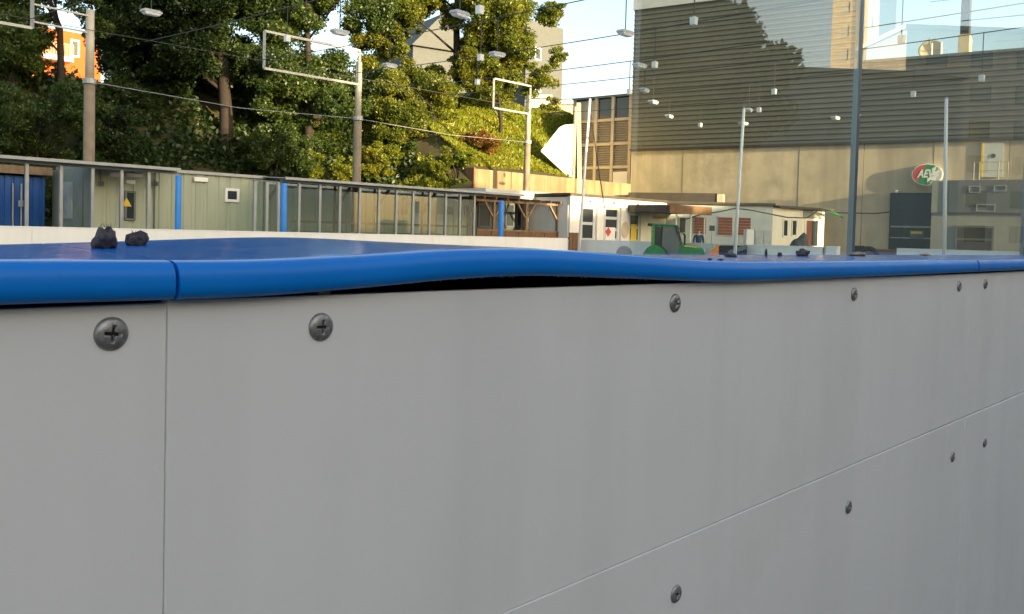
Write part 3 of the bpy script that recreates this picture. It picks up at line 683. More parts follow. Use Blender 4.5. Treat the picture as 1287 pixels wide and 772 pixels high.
# ------------------------------------------------------------------ big hall
HA, HB = G(790, 57.5), G(1287, 45.5); H = Frame.ab(HA, HB); HL = 44.0
zcl = .5 * (H.zz(790, 188.5) + H.zz(1287, 170.5)); zlow = .5 * (H.zz(1090, 79) + H.zz(1287, 65)); sT = H.S(1076); ztall = H.zz(870, 5)
hall = thing('ice_hall', H.pt(HL / 2, 0, 0), 'big hall with dark ribbed metal cladding over a bare concrete wall', 'hall')
def hribs(s0, s1, z0, z1, pitch=.30):
    m = MB(); P = H.pt; z = z0; pts = []
    while z < z1 - .01:
        for dz, d in ((0, 0), (.16, .0), (.20, .055), (.26, .055)): pts.append((d, min(z1, z + dz)))
        z += pitch
    pts.append((0, z1)); n = len(pts)
    for s in (s0, s1):
        for d, zz_ in pts: m.v.append(P(s, d + .10, zz_))
    for i in range(n - 1): m.f.append((i, i + 1, n + i + 1, n + i))
    return m
ob('cladding', hribs(0, sT, zcl, ztall), M['clad'], hall, label='taller part of the dark ribbed cladding')
ob('cladding', hribs(sT, HL, zcl, zlow), M['clad'], hall, label='lower part of the dark ribbed cladding')
m = MB(); m.box(H, .02, sT, -.8, .095, zcl - .1, ztall - .02); ob('tower_core', m, M['clad'], hall)
m = MB(); m.box(H, sT + .02, HL, -26, .095, zcl - .1, zlow - .02); ob('hall_core', m, M['clad'], hall)
m = MB(); m.box(H, -.05, sT + .05, -.9, .24, ztall, ztall + 1.2); ob('parapet', m, M['flash'], hall)
m = MB(); m.box(H, sT + .06, HL, -26, .24, zlow, zlow + .14); ob('coping', m, M['alu_dark'], hall)
m = MB(); m.box(H, -.02, HL, .0, .20, zcl - .14, zcl - .004); ob('drip_edge', m, M['steel_dark'], hall)
k = 0; s = 0
while s < HL - .1:
    w = min(3.6, HL - s); m = MB(); m.box(H, s + .012, s + w - .012, -.5, .012 * (k % 2), 0, zcl - .105); ob('concrete_panel', m, M['concrete'], hall); s += w; k += 1
m = MB(); m.box(H, .1, HL, -26, -.5, 0, zcl - .2); ob('inner_wall', m, M['concrete'], hall)
# roller gate
s0, s1 = H.S(1119), H.S(1172); zg = H.zz(1145, 245); zm = H.zz(1145, 284)
m = MB(); m.box(H, s0 - .08, s1 + .08, .02, .10, 0, zg + .10); gt = ob('gate', m, M['steel_dark'], hall)
for k in range(4):
    h = (zg - zm) / 4; m = MB(); m.box(H, s0, s1, .105, .14, zm + k * h + .01, zm + (k + 1) * h - .01); ob('gate_panel', m, M['gate'], gt)
n = 4
for k in range(n):
    w = (s1 - s0) / n; m = MB(); m.box(H, s0 + k * w + .05, s0 + (k + 1) * w - .05, .105, .13, .1, zm - .12); ob('gate_leaf', m, M['darkglass'], gt)
m = MB(); m.box(H, s0, s1, .105, .16, zm - .10, zm - .01); m.box(H, s0, s1, .132, .16, H.zz(1145, 300), H.zz(1145, 300) + .06); ob('gate_rail', m, M['alu'], gt)
m = MB(); m.box(H, H.S(1144), H.S(1161), .165, .19, H.zz(1150, 299.5), H.zz(1150, 290)); o = ob('notice', m, M['annex'], gt)
m = MB(); m.box(H, H.S(1144.5), H.S(1159), .192, .20, H.zz(1150, 294), H.zz(1150, 291)); ob('notice_stripe', m, M['yellow'], o)
m = MB(); m.lathe(H.pt(H.S(1125), .02, H.zz(1125, 241)), H.n, [(0, .07), (.15, .09), (.18, .05)], 10); ob('gate_lamp', m, M['whitepaint'], gt)
# small high door with a ladder rail
s0, s1 = H.S(1231), H.S(1256); z0, z1 = H.zz(1243, 223), H.zz(1243, 180)
m = MB(); m.box(H, s0, s1, .02, .08, z0, z1); dr = ob('upper_door', m, M['palewall'], hall)
m = MB(); m.box(H, s0 - .10, s0 - .002, .02, .10, z0, z1); ob('door_jamb', m, M['yellow'], dr)
m = MB(); m.lathe(H.pt((s0 + s1) / 2, .08, z0 + (z1 - z0) * .62), H.n, [(0, .12), (.02, .12)], 12); ob('porthole', m, M['darkglass'], dr)
# annex in front of the hall wall
AN = Frame(H.pt(H.S(1174), 1.6, 0), H.e, H.n); al = 14; zA0, zA1 = AN.zz(1235, 268), AN.zz(1235, 226.5)
anx = thing('annex', AN.pt(al / 2, 0, 0), 'low grey annex with dark upper band in front of the hall, at right', 'annex')
m = MB(); m.box(AN, 0, al, -1.45, 0, 0, zA0); ob('wall', m, M['annexlow'], anx)
s0 = AN.S(1190); m = MB(); m.box(AN, s0, al, -1.45, .12, zA0 + .004, zA1); ob('fascia', m, M['annex'], anx)
m = MB(); m.box(AN, -.02, s0 - .01, -1.45, .06, zA0 + .004, zA1); ob('side_pier', m, M['annexlow'], anx)
window(AN, 1199, 284, 1250, 318, anx, 'annex', 'darkglass', fw=.10, d=.02, bars=1)
for x0, y0, x1, y1 in ((1215, 234, 1229.5, 242.5), (1246, 233, 1262, 241), (1225, 257, 1249, 266)):
    s0, s1 = AN.S(x0), AN.S(x1); z0, z1 = AN.zz(x0, y1), AN.zz(x0, y0); m = MB(); w = .045
    m.box(AN, s0, s1, .125, .16, z0, z0 + w); m.box(AN, s0, s1, .125, .16, z1 - w, z1); m.box(AN, s0, s0 + w, .125, .16, z0 + w, z1 - w); m.box(AN, s1 - w, s1, .125, .16, z0 + w, z1 - w)
    ob('sign_frame', m, M['alu'], anx)
for x in (1219, 1226, 1262, 1250):
    s = AN.S(x); m = MB(); m.tube([AN.pt(s, -.3, zA1), AN.pt(s, -.3, zA1 + .95)], .03, 6); ob('railing_post', m, M['louvreframe'], anx)
for h in (.5, .95):
    m = MB(); m.tube([AN.pt(AN.S(1217), -.3, zA1 + h), AN.pt(AN.S(1266), -.3, zA1 + h)], .02, 6); ob('railing_bar', m, M['louvreframe'], anx)
# oval club sign
sc_, zc_ = H.sz(1166, 220); ra = (H.S(1185.5) - H.S(1146.5)) / 2; rb = (H.zz(1166, 206.5) - H.zz(1166, 234)) / 2
sg = thing('club_sign', H.pt(sc_, .02, zc_ - rb), 'oval red and green club sign reading AEV on the concrete wall', 'sign')
def ell(sr, zr_, d, th, lo=-1, hi=1):
    m = MB(); pts = []
    for k in range(48):
        t = 2 * math.pi * k / 48; pts.append((max(lo, min(hi, math.cos(t))) * sr, math.sin(t) * zr_))
    m.prism([H.pt(sc_ + q[0], d, zc_ + q[1]) for q in pts], H.n * th); return m
ob('rim', ell(ra, rb, .02, .26), M['whitepaint'], sg)
def seg(x0, x1, d, n=24):                               # vertical slice of the oval, slanted like the lettering
    pts = []; r = .93; sl = .35
    for k in range(n + 1): pts.append(k)
    P1 = []; P2 = []
    for k in range(n + 1):
        z = -1 + 2 * k / n; lim = math.sqrt(max(0, 1 - z * z)); P1.append((max(-lim, min(lim, x0 + sl * z)), z)); P2.append((max(-lim, min(lim, x1 + sl * z)), z))
    loop = P1 + P2[::-1]; m = MB()
    m.prism([H.pt(sc_ + q[0] * ra * r, d, zc_ + q[1] * rb * r) for q in loop], H.n * .01); return m
ob('red_field', seg(-1.5, -.42, .282), M['red'], sg); ob('green_field', seg(-.42, .52, .282), M['green'], sg); ob('white_field', seg(.52, 1.5, .282), M['palewall'], sg)
def text(s, size, fr, a, d, z, mt, par_, shear=.25, name='lettering', sx=1.0):
    cu = bpy.data.curves.new(name, 'FONT'); cu.body = s; cu.size = size; cu.extrude = .006; cu.shear = shear; cu.align_x = 'CENTER'; cu.align_y = 'CENTER'; cu.offset = size * .025
    o = bpy.data.objects.new(name, cu); COL.objects.link(o); dg = bpy.context.evaluated_depsgraph_get(); me = bpy.data.meshes.new_from_object(o.evaluated_get(dg)); bpy.data.objects.remove(o)
    me.materials.append(M[mt]); q = bpy.data.objects.new(name, me); COL.objects.link(q); q.parent = par_
    R = Matrix((fr.e, Z, fr.n)).transposed().to_4x4()
    if R.determinant() < 0: R = Matrix((-fr.e, Z, fr.n)).transposed().to_4x4()
    q.matrix_local = Matrix.Translation(fr.pt(a, d, z) - wloc(par_)) @ R @ Matrix.Diagonal((sx, 1, 1, 1)); return q
text('AEV', rb * 1.0, H, sc_ - ra * .12, .302, zc_ + rb * .05, 'whitepaint', sg, .28, sx=ra / rb * .55)
for k, pts in enumerate((((.30, .55), (.62, .80), (.50, .25), (.85, .35), (.60, -.05), (.30, -.10)), ((.02, -.35), (.45, -.10), (.80, .02), (.55, -.35), (.62, -.62), (.22, -.50), (.05, -.72)))):
    m = MB(); m.prism([H.pt(sc_ + q[0] * ra, .296, zc_ + q[1] * rb) for q in pts], H.n * .012); ob('white_emblem', m, M['whitepaint'], sg)
# things on the hall roof
s, _ = H.sz(1165, 70); zr = zlow + .14; t = thing('satellite_dish', H.pt(s, -1.5, zr), 'beige satellite dish on the hall roof', 'satellite dish')
ob('mast', MB().tube([H.pt(s, -1.5, zr), H.pt(s, -1.5, zr + .9)], .05, 8), M['alu'], t)
c = H.pt(s, -1.4, zr + .55); ob('dish', MB().lathe(c, (H.n + Z * .35).normalized(), [(0, .07), (.03, .33), (.10, .52), (.14, .62), (.13, .63), (.01, .33)], 20), M['beige'], t, smooth=True)
ob('feed_arm', MB().tube([c, c + H.n * .8 + Z * .5], .03, 6), M['alu'], t)
m = MB(); s0, s1 = H.S(1190), H.S(1204.5); m.box(H, s0, s1, -2.6, -1.2, zr, H.zz(1197, 43) + .2); o = ob('roof_housing', m, M['beige'], label='sunlit yellowish housing below the dark flue on hall roof', cat='roof box', bevel=.02)
m = MB(); m.box(H, s0 + .05, s1 - .08, -2.4, -1.4, H.zz(1197, 43) + .204, H.zz(1197, -60)); ob('flue', m, M['steel_dark'], label='tall dark square flue rising from the hall roof housing', cat='flue')
for x, y in ((1158, 52), (1170, 50)):
    s = H.S(x); ob('roof_mast', MB().tube([H.pt(s, -.8, zr), H.pt(s, -.8, H.zz(x, y))], .05, 6), M['whitepaint'], label='%s thin white mast beside the satellite dish' % ('left' if x < 1165 else 'right'), cat='mast', group='masts by the satellite dish')
fb = Frame.ab(G(1278, 66), G(1340, 62)); m = MB(); m.box(fb, 0, 14, -10, 0, 0, fb.zz(1285, 12)); t = ob('background_building', m, M['beige'], label='beige building edge above the hall roof at the right margin', cat='building')

# ------------------------------------------------------------------ louvred link building and sunlit things on the slope
LA, LB = G(717, 61), G(790, 58); LK = Frame.ab(LA, LB); Ll = (LB - LA).length
lk = thing('louvre_building', LK.pt(Ll / 2, 0, 0), 'louvred beige link building between the slope and dark hall', 'building')
zl = .5 * (LK.zz(718, 126) + LK.zz(788, 121)); z3 = [LK.zz(750, 152), LK.zz(750, 182), LK.zz(750, 211), LK.zz(750, 236)]
m = MB(); m.box(LK, 0, Ll, -5, -.25, 0, zl - .05); ob('wall', m, M['louvre'], lk)
m = MB(); m.box(LK, -.1, Ll, -5, .1, zl, zl + .12); ob('roof', m, M['alu_dark'], lk)
cols = [LK.S(x) for x in (718, 745, 766, 788)]
for s in cols: m = MB(); m.box(LK, s - .11, s + .11, -.24, .06, 0, zl - .003); ob('post', m, M['louvreframe'], lk)
for z in z3: m = MB(); m.box(LK, cols[0] + .112, cols[-1] - .112, -.24, .03, z - .09, z + .09); ob('rail', m, M['louvreframe'], lk)
for i in range(3):
    for j in range(3):
        m = MB(); z1, z0 = z3[j] - .1, z3[j + 1] + .1; n = 9
        for k in range(n):
            z = z0 + (z1 - z0) * (k + .5) / n; P = LK.pt; s0, s1 = cols[i] + .115, cols[i + 1] - .115
            m.hexa([P(s0, -.05, z - .07), P(s1, -.05, z - .07), P(s1, -.2, z + .04), P(s0, -.2, z + .04), P(s0, -.05, z - .05), P(s1, -.05, z - .05), P(s1, -.2, z + .06), P(s0, -.2, z + .06)])
        ob('louvre', m, M['louvre'], lk, kind='stuff')
    m = MB(); m.box(LK, cols[i] + .115, cols[i + 1] - .115, -.2, -.1, z3[0] + .1, zl - .1); ob('upper_pane', m, M['darkglass'] if i else M['annexlow'], lk)
m = MB(); m.box(LK, LK.S(769), LK.S(787), .065, .10, z3[3] - .2, LK.zz(778, 216)); ob('white_panel', m, M['palewall'], lk)
# white kite-shaped panel
p0 = G(700, 48.6); KP = Frame(p0, Vector((.93, .37, 0)), Vector((.37, -.93, 0)))
m = MB(); pts = [(680, 190), (703, 161), (709, 158), (720, 157), (721, 222), (714, 222)]
m.prism([KP.hit(*q) for q in pts], -KP.n * .12); kt = thing('sunlit_sail', KP.hit(716, 222), 'brilliant white kite-shaped panel catching the sun on the grassy slope', 'panel')
ob('panel', m, M['whitepaint'], kt)
for q0, q1 in zip(pts, pts[1:] + pts[:1]):
    ob('edge_bar', MB().bar(KP.hit(*q0) + KP.n * .03, KP.hit(*q1) + KP.n * .03, .07), M['palewall'], kt)
p = KP.hit(720.5, 226); ob('post', MB().tube([Vector((p.x, p.y, 3.5)), Vector((p.x, p.y, KP.zz(720, 134)))], .09, 8), M['louvreframe'], kt)
q = KP.hit(712, 224); ob('base', MB().bar(q - KP.e * .5 - Z * .1, q + KP.e * .6 - Z * .1, .3, .18), M['yellow'], kt)
# houses behind the slope
def house(label, x0, x1, yt, Y, mt, dep=9, dY=0, roof=None, zb=8.0, win=(), name='background_house'):
    f = Frame.ab(G(x0, Y), G(x1, Y + dY)); L = (G(x1, Y + dY) - G(x0, Y)).length; zt = f.zz((x0 + x1) / 2, yt)
    t = thing(name, f.pt(L / 2, 0, zb), label, 'building', 'buildings beyond the slope')
    m = MB(); m.box(f, 0, L, -dep, 0, zb, zt); ob('wall', m, M[mt], t)
    if roof == 'flat': m = MB(); m.box(f, -.2, L + .2, -dep - .2, .25, zt + .003, zt + .3); ob('roof', m, M['palewall'], t)
    if roof == 'gable':
        P = f.pt; h = 3.2
        m = MB(); m.prism([P(-.3, .4, zt), P(L + .3, .4, zt), P(L / 2, .4, zt + h)], -f.n * (dep + .8)); ob('roof', m, M['farwall'], t)
    for a, b, c, d in win: window(f, a, b, c, d, t, 'whitepaint', 'darkglass', fw=.12, d=.02)
    return t, f, L, zt
house('sunlit white block building right of the second mast', 663, 686, 124, 70, 'whitepaint', 8, 0, 'flat')
house('beige lower building between the white block and louvred building', 686.5, 718, 131, 72, 'beige', 8, 0, 'flat')
house('tall pale grey house half hidden behind the sunlit tree', 655, 701, 28, 92, 'farwall', 10, 4, None, win=((672, 100, 680, 116), (672, 60, 680, 76)))
house('pale grey gabled house showing through a gap in the trees', 514, 582, 62, 78, 'farwall', 10, 3, 'gable')
t, f, L, zt = house('bright orange house with a white balcony glimpsed through left trees', 30, 125, 38, 62, 'housewall', 9, 4, None, win=((88, 50, 100, 72),))
m = MB(); s0, s1 = f.S(42), f.S(80); zb_ = f.zz(60, 78); m.box(f, s0, s1, 0, 1.5, zb_, f.zz(60, 72)); bl = ob('balcony', m, M['whitepaint'], t)
m = MB()
for k in range(22): s = s0 + (s1 - s0) * k / 21; m.box(f, s - .02, s + .02, 1.42, 1.46, f.zz(60, 72), f.zz(60, 57))
m.box(f, s0, s1, 1.40, 1.48, f.zz(60, 57), f.zz(60, 57) + .06); ob('railing', m, M['louvreframe'], bl)
# unseen hall added on the right, shaped to shade the rink; shows in glass
nf = Frame((42, -60, 0), (0, 1, 0), (-1, 0, 0))
ng = thing('shading_hall', (42, -15, 0), 'tall unseen hall added beyond the right edge to shade the rink', 'building')
m = MB(); m.box(nf, 0, 67.0, -1.5, 0, 0, 13.4); ob('wall', m, M['addedwall'], ng)
m = MB(); m.box(nf, 75.0, 86.0, -3, 0, 0, 9.7); ob('low_wing', m, M['addedwall'], ng)
m = MB(); m.box(nf, 67.05, 74.95, -3, 0, 0, 11.0); ob('low_wing', m, M['addedwall'], ng)
m = MB(); m.box(nf, 0, 53.5, -1.4, -.1, 13.405, 30); ob('tower', m, M['addedwall'], ng)
m = MB(); m.box(nf, -.3, 67.2, -1.8, .3, 13.403, 13.6); ob('coping', m, M['alu_dark'], ng)
m = MB(); m.box(nf, 75.1, 86.2, -3.3, .3, 9.703, 9.9); ob('wing_coping', m, M['alu_dark'], ng)
for k in range(15):
    for z in (2.2, 6.2, 10.2):
        m = MB(); q = 2 + k * 4; m.box(nf, q, q + 2.4, 0, .05, z, z + 2.2); w = ob('window', m, M['whitepaint'], ng)
        m = MB(); m.box(nf, q + .12, q + 2.28, .052, .06, z + .12, z + 2.08); ob('pane', m, M['darkglass'], w)

th = math.radians(65.7); cc = Vector((math.sin(th) * 150, math.cos(th) * 150, 0)); hn = math.radians(192); tn = Vector((math.sin(hn), math.cos(hn), 0)); tw_ = Frame(cc, Vector((-tn.y, tn.x, 0)), tn)
t = thing('tower_block', cc, 'sunlit cream tower block mirrored in the glass beside the post', 'building')
m = MB(); m.box(tw_, -6, 6, -3, 0, 0, 75); ob('wall', m, M['cream_tower'], t)
for k in range(18):
    for a in (-4.5, -1.5, 1.5): m = MB(); m.box(tw_, a, a + 2, 0, .1, 4 + k * 3.8, 5.8 + k * 3.8); ob('window', m, M['palewall'], t)
bf = Frame((80, 42, 0), (0, 1, 0), (-1, 0, 0)); t = thing('reflection_block', (80, 54, 0), 'unseen grey block added far beyond the right edge to darken the glass reflection', 'building')
m = MB(); m.box(bf, 0, 24, -10, 0, 0, 21.5); ob('wall', m, M['addedwall'], t)  # added out of view to keep bright sky out of the glass reflection
m = MB(); m.box(bf, -.3, 24.3, -10.3, .3, 21.503, 21.9); ob('roof', m, M['alu_dark'], t)
for k in range(5):
    for z in range(6):
        m = MB(); m.box(bf, 2 + k * 4.4, 4 + k * 4.4, 0, .06, 1.6 + z * 3.3, 3.2 + z * 3.3); ob('window', m, M['darkglass'], t)
# ------------------------------------------------------------------ masts with empty frames
MF = par(29.0); ztop = .5 * (MF.zz(447, 75) + MF.zz(660, 122))
def mast(px, label, ff, r=.17):
    s = MF.S(px); base = MF.pt(s, 0, 0); t = thing('lamp_mast', base, label, 'mast', 'masts along the far side')
    zband = 5.75
    ob('pole', MB().tube([base, base + Z * zband], [r * 1.1, r * .95], 12), M['pole'], t, smooth=True)
    ob('sleeve', MB().tube([base + Z * (zband + .003), base + Z * ztop], [r * .80, r * .72], 12), M['polelight'], t, smooth=True)
    ob('band', MB().lathe(base + Z * (zband - .12), Z, [(0, r * 1.2), (.16, r * 1.2)], 12), M['alu'], t)
    if ff:
        off, ln = ff; z0, z1 = 7.02, 8.36; s1 = s - off; s0 = s1 - ln; w = .085; d = .22
        for nm, q in (('frame_bar', ((s0, z0), (s1, z0))), ('frame_bar', ((s0, z1), (s1, z1))), ('frame_bar', ((s0, z0), (s0, z1))), ('frame_bar', ((s1, z0), (s1, z1)))):
            m = MB(); m.bar(MF.pt(q[0][0], d, q[0][1]), MF.pt(q[1][0], d, q[1][1]), w); ob(nm, m, M['alu'], t)
        m = MB()
        for z in (z0 + .2, min(z1, ztop) - .2): m.bar(MF.pt(s1 - .02, d, z), MF.pt(s, .05, z), .05)
        ob('bracket', m, M['alu'], t)
    return base
b1 = mast(447, 'brown mast with light sleeve and wide empty frame, middle of the trees', (.12, 4.25))
b2 = mast(660, 'mast with a small empty frame above the sunlit retaining wall', (.12, 2.5), .16)
b0 = mast(111, 'brown mast at far left in front of the orange house', (1.75, 4.2))
# thin white poles
for x0, y0, x1, y1, Y, lab in ((741.5, 125, 727, 322, 36.8, 'leaning thin white pole beside the timber gate'), (935, 137, 923, 330, 31.0, 'leaning thin white pole in front of the shuttered wing'), (1189.5, 124, 1186.5, 330, 27.0, 'thin white pole beside the oval club sign')):
    p, q = W(x0, y0, Y), W(x1, y1, Y); k = (q - p).normalized(); q = p + k * ((0 - p.z) / k.z)
    t = thing('white_pole', q, lab, 'pole', 'thin white poles')
    ob('shaft', MB().tube([q, p], [.065, .05], 10), M['whitepaint'], t, smooth=True)
    ob('cap', MB().lathe(p, Z, [(0, .06), (.05, .03)], 8), M['alu'], t)
m = MB(); p, q = W(742.5, 140, 36.9), W(760, 262, 39); m.tube([p, p.lerp(q, .5) - Z * .15, q], .025, 6); ob('guy_wire', m, M['wire'], label='dark guy wire running from the leaning pole to the clubhouse', cat='wire')

# ------------------------------------------------------------------ cables across the rink with hanging lamps
CT = [9.0, 12.6, 16.6, 20.1, 23.4, 25.9, 29.1, 32.7]
CW = 'first second third fourth fifth sixth seventh eighth'.split()
def cab_z(D): return 6.95 + .35 * ((D - 13) / 17) ** 2
for T, wd in zip(CT, CW):
    pts = [TDZ(T, 29 - 35 * k / 30, cab_z(29 - 35 * k / 30)) for k in range(31)]
    ob('lamp_cable', MB().tube(pts, .014, 5), M['wire'], label='%s thin dark cable across the rink, counted from the left' % wd, cat='cable', group='lamp cables across the rink')
s0, s1 = MF.S(-40), MF.S(700)
pts = [MF.pt(s0 + (s1 - s0) * k / 60, .2, 7.28) for k in range(61)]
ob('carrier_cable', MB().tube(pts, .012, 5), M['wire'], label='cable strung from mast to mast along the far side', cat='cable')
pts = [b0 + Z * 5.7, (b0 + b1) / 2 + Z * 5.5, b1 + Z * 5.7, (b1 + b2) / 2 + Z * 5.55, b2 + Z * 5.7]
ob('power_cable', MB().tube(pts, .012, 5), M['alu'], label='lower grey cable strung between the bands of the masts', cat='cable')
lamps = [(190, 15, 0, 'at far left under the dark tree'), (427, 40, 1, 'above the frame of the middle mast'), (490, 82, 2, 'right of the middle mast, low in the trees'), (578, 17, 1, 'near the top edge before the grey gable'), (625, 68, 2, 'before the sunlit tree above the small frame'), (786, 41, 2, 'at the left edge of the dark cladding, uppermost'), (804, 82, 3, 'on the cladding, second from its upper left corner'), (810, 113, 4, 'on the cladding at its left edge, third down'), (821, 128, 5, 'on the cladding at its left edge, fourth down'), (841, 146, 6, 'on the lower left of the dark cladding'), (941, 138, 6, 'at the top of the middle white pole'), (934, 155, 7, 'just below the top of the middle white pole'), (1050, 148, 7, 'left of the glass post, low on the cladding')]
boxes = [(361, 48, 1, 'on the wide empty frame'), (603, 12, 1, 'near the top edge before the trees'), (604, 72, 2, 'left of the lamp before the sunlit tree'), (600, 103, 3, 'left of the small empty frame'), (872, 26, 2, 'high on the dark cladding'), (823, 81, 3, 'at upper left on the dark cladding'), (791, 115, 4, 'at the left edge of the dark cladding'), (880, 157, 7, 'lowest on the dark cladding'), (954, 138, 6, 'right of the lamp by the middle white pole'), (973, 115, 5, 'above the middle white pole to its right'), (1078, 146, 7, 'just right of the glass post'), (1148, 118, 6, 'on the cladding left of the right white pole'), (1133, 49, 3, 'against the sky left of the satellite dish'), (1234, 98, 5, 'on the cladding at far right')]
def at_T(px, py, T):
    d = ray(px, py); k = T / d.dot(U); return EYE + d * k
def lamp_parts():
    m = MB(); prof = [(-.30, .0), (-.26, .05), (.20, .06), (.30, .02), (.30, -.03), (-.30, -.03)]
    m.prism([(p[0], -.13, p[1]) for p in prof], (0, .26, 0)); h = mesh_of('housing', m, Vector((0, 0, 0)), M['lamp'])
    m = MB(); m.hexa([(-.20, -.10, -.10), (.22, -.10, -.10), (.22, .10, -.10), (-.20, .10, -.10), (-.27, -.125, -.032), (.27, -.125, -.032), (.27, .125, -.032), (-.27, .125, -.032)]); r = mesh_of('reflector', m, Vector((0, 0, 0)), M['whitepaint'])
    m = MB(); m.hexa([(-.10, -.10, -.16), (.10, -.10, -.16), (.10, .10, -.16), (-.10, .10, -.16), (-.11, -.11, .12), (.11, -.11, .12), (.11, .11, .12), (-.11, .11, .12)]); b = mesh_of('case', m, Vector((0, 0, 0)), M['whitepaint'])
    m = MB(); m.lathe((0, 0, .121), Z, [(0, .05), (.05, .03)], 8); c = mesh_of('clamp', m, Vector((0, 0, 0)), M['alu'])
    return h, r, b, c
LH, LR, LB_, LC = lamp_parts()
def hang(t, p):
    T, D = p.dot(U), p.dot(V); zt = cab_z(D)
    if zt > p.z + .1: ob('hanger', MB().tube([p + Z * .06, Vector((p.x, p.y, zt))], .013, 5), M['wire'], t)
for px, py, ci, lab in lamps:
    p = at_T(px, py, CT[ci]); t = thing('hanging_lamp', p, 'grey hanging floodlight ' + lab, 'lamp', 'floodlights hung over the rink')
    rz = RU + random.uniform(-.3, .3); inst('housing', LH, p, rz, t, (.76,) * 3); inst('reflector', LR, p, rz, t, (.76,) * 3); hang(t, p)
for px, py, ci, lab in boxes:
    p = at_T(px, py, CT[ci]); t = thing('hanging_box', p, 'small white hanging box ' + lab, 'ballast box', 'white boxes hung over the rink')
    inst('case', LB_, p, RU, t, (.6,) * 3); inst('clamp', LC, p, RU, t, (.6,) * 3); hang(t, p)
# black cable garland along the clubhouse
gp_ = [(861, 276, 45.5), (880, 270, 45.5), (905, 266, 45.5), (925, 262, 45.5), (945, 264.5, 45.5), (962, 268, 45.5), (990, 273.5, 46), (1014, 274, 46.8), (1032, 262.5, 48), (1052, 267.5, 48.5), (1075, 268, 48), (1100, 268.5, 46.5), (1119, 266.5, 46)]
ob('sagging_cable', MB().tube([W(*q) for q in gp_], .035, 6), M['wire'], label='black sagging cable along the clubhouse and across the concrete', cat='cable')

# ------------------------------------------------------------------ tractor
TF_o = G(851, 33.2); e = Vector((.97, -.24, 0)).normalized(); TFm = Frame(TF_o, e, Vector((e.y, -e.x, 0)))
tr = thing('tractor', TF_o, 'green compact tractor with glazed cab standing inside the rink', 'tractor')
S = TFm.S; ZZ = TFm.zz; P = TFm.pt
zt = ZZ(838, 281.5); xr, xf = S(818), S(851); xh = S(886); hw = .52
m = MB(); m.prism([P(xr - .04, hw + .06, zt - .10), P(xr + .03, hw + .06, zt), P(xf - .06, hw + .06, zt - .02), P(xf + .06, hw + .06, zt - .09)], -TFm.n * (2 * hw + .12)); ob('roof', m, M['tractor'], tr, bevel=.03)
for d in (-hw, hw):
    m = MB(); m.bar(P(xr + .12, d, .65), P(xr + .12, d, zt - .09), .30, .09); ob('rear_pillar', m, M['tractor'], tr)
    m = MB(); m.bar(P(xf + .16, d * .9, 1.0), P(xf - .06, d, zt - .09), .06); ob('front_pillar', m, M['tyre'], tr)
    m = MB(); m.bar(P(xr + .42, d, .65), P(xr + .46, d, zt - .10), .05); ob('door_pillar', m, M['tyre'], tr)
    m = MB(); m.prism([P(xr + .46, d, .62), P(xf + .10, d, .62), P(xf + .14, d, 1.05), P(xf - .06, d, zt - .11), P(xr + .48, d, zt - .11)], TFm.n * .012); ob('door_glass', m, M['glass_cab'], tr)
    m = MB(); m.prism([P(xr + .20, d, .9), P(xr + .40, d, .7), P(xr + .44, d, zt - .12), P(xr + .20, d, zt - .12)], TFm.n * .010); ob('quarter_glass', m, M['darkglass'], tr)
    m = MB(); n = 10; pts = [P(xr - .20 + .42 * (1 - math.cos(math.pi * k / n)), d, .52 + .44 * math.sin(math.pi * k / n)) for k in range(n + 1)]
    m.prism(pts, TFm.n * (.20 if d > 0 else -.20)); ob('fender', m, M['tractor'], tr)
m = MB(); m.prism([P(xf + .15, -hw * .9, 1.0), P(xf - .055, -hw, zt - .11), P(xf - .055, hw, zt - .11), P(xf + .15, hw * .9, 1.0)], TFm.e * .012); ob('windscreen', m, M['glass_cab'], tr)
m = MB(); m.box(TFm, xr + .3, xr + .75, -.25, .25, .60, .72); m.box(TFm, xr + .25, xr + .36, -.25, .25, .72, 1.25); ob('seat', m, M['tyre'], tr, bevel=.03)
ob('steering_wheel', MB().lathe(P(xf - .10, 0, 1.05), Vector((-.5, 0, 1)), [(0, .18), (.03, .18)], 16), M['tyre'], tr)
zh0, zh1 = ZZ(853, 306.5), ZZ(884, 313.5)
m = MB(); n = 7
for i in range(n + 1):
    k = i / n; s = xf + .10 + (xh - xf - .10) * k; z = zh0 + (zh1 - zh0) * k ** 2.2; w = .36 - .06 * k
    for q in ((-w, .55), (-w, z - .10), (-w * .75, z - .02), (0, z), (w * .75, z - .02), (w, z - .10), (w, .55)): m.v.append(P(s, q[0], q[1]))
for i in range(n):
    for j in range(6): m.f.append((i * 7 + j, i * 7 + j + 1, i * 7 + j + 8, i * 7 + j + 7))
m.f.append(tuple(range(7))); m.f.append(tuple(n * 7 + k for k in range(7))); hd = ob('hood', m, M['tractor'], tr, smooth=False)
for d in (-1, 1):
    m = MB(); m.prism([P(xf + .30, d * .365, .93), P(xh - .25, d * .34, .90), P(xh - .25, d * .34, .94), P(xf + .30, d * .365, .98)], TFm.n * d * .01); ob('hood_stripe', m, M['yellow'], hd)
    m = MB(); m.cbox(P(xh - .01, d * .18, .80), .05, .13, .12); ob('headlight', m, M['whitepaint'], tr)
    m = MB(); m.tube([P(xf + .0, d * hw, zt - .16), P(xf + .14, d * (hw + .16), zt - .18)], .015, 6); m.box(TFm, xf + .12, xf + .16, d * (hw + .16) - .08, d * (hw + .16) + .08, zt - .34, zt - .14); ob('mirror', m, M['tyre'], tr)
ob('exhaust', MB().tube([P(xf + .30, .25, .9), P(xf + .30, .25, 1.35), P(xf + .24, .25, 1.42)], .035, 8), M['tyre'], tr)
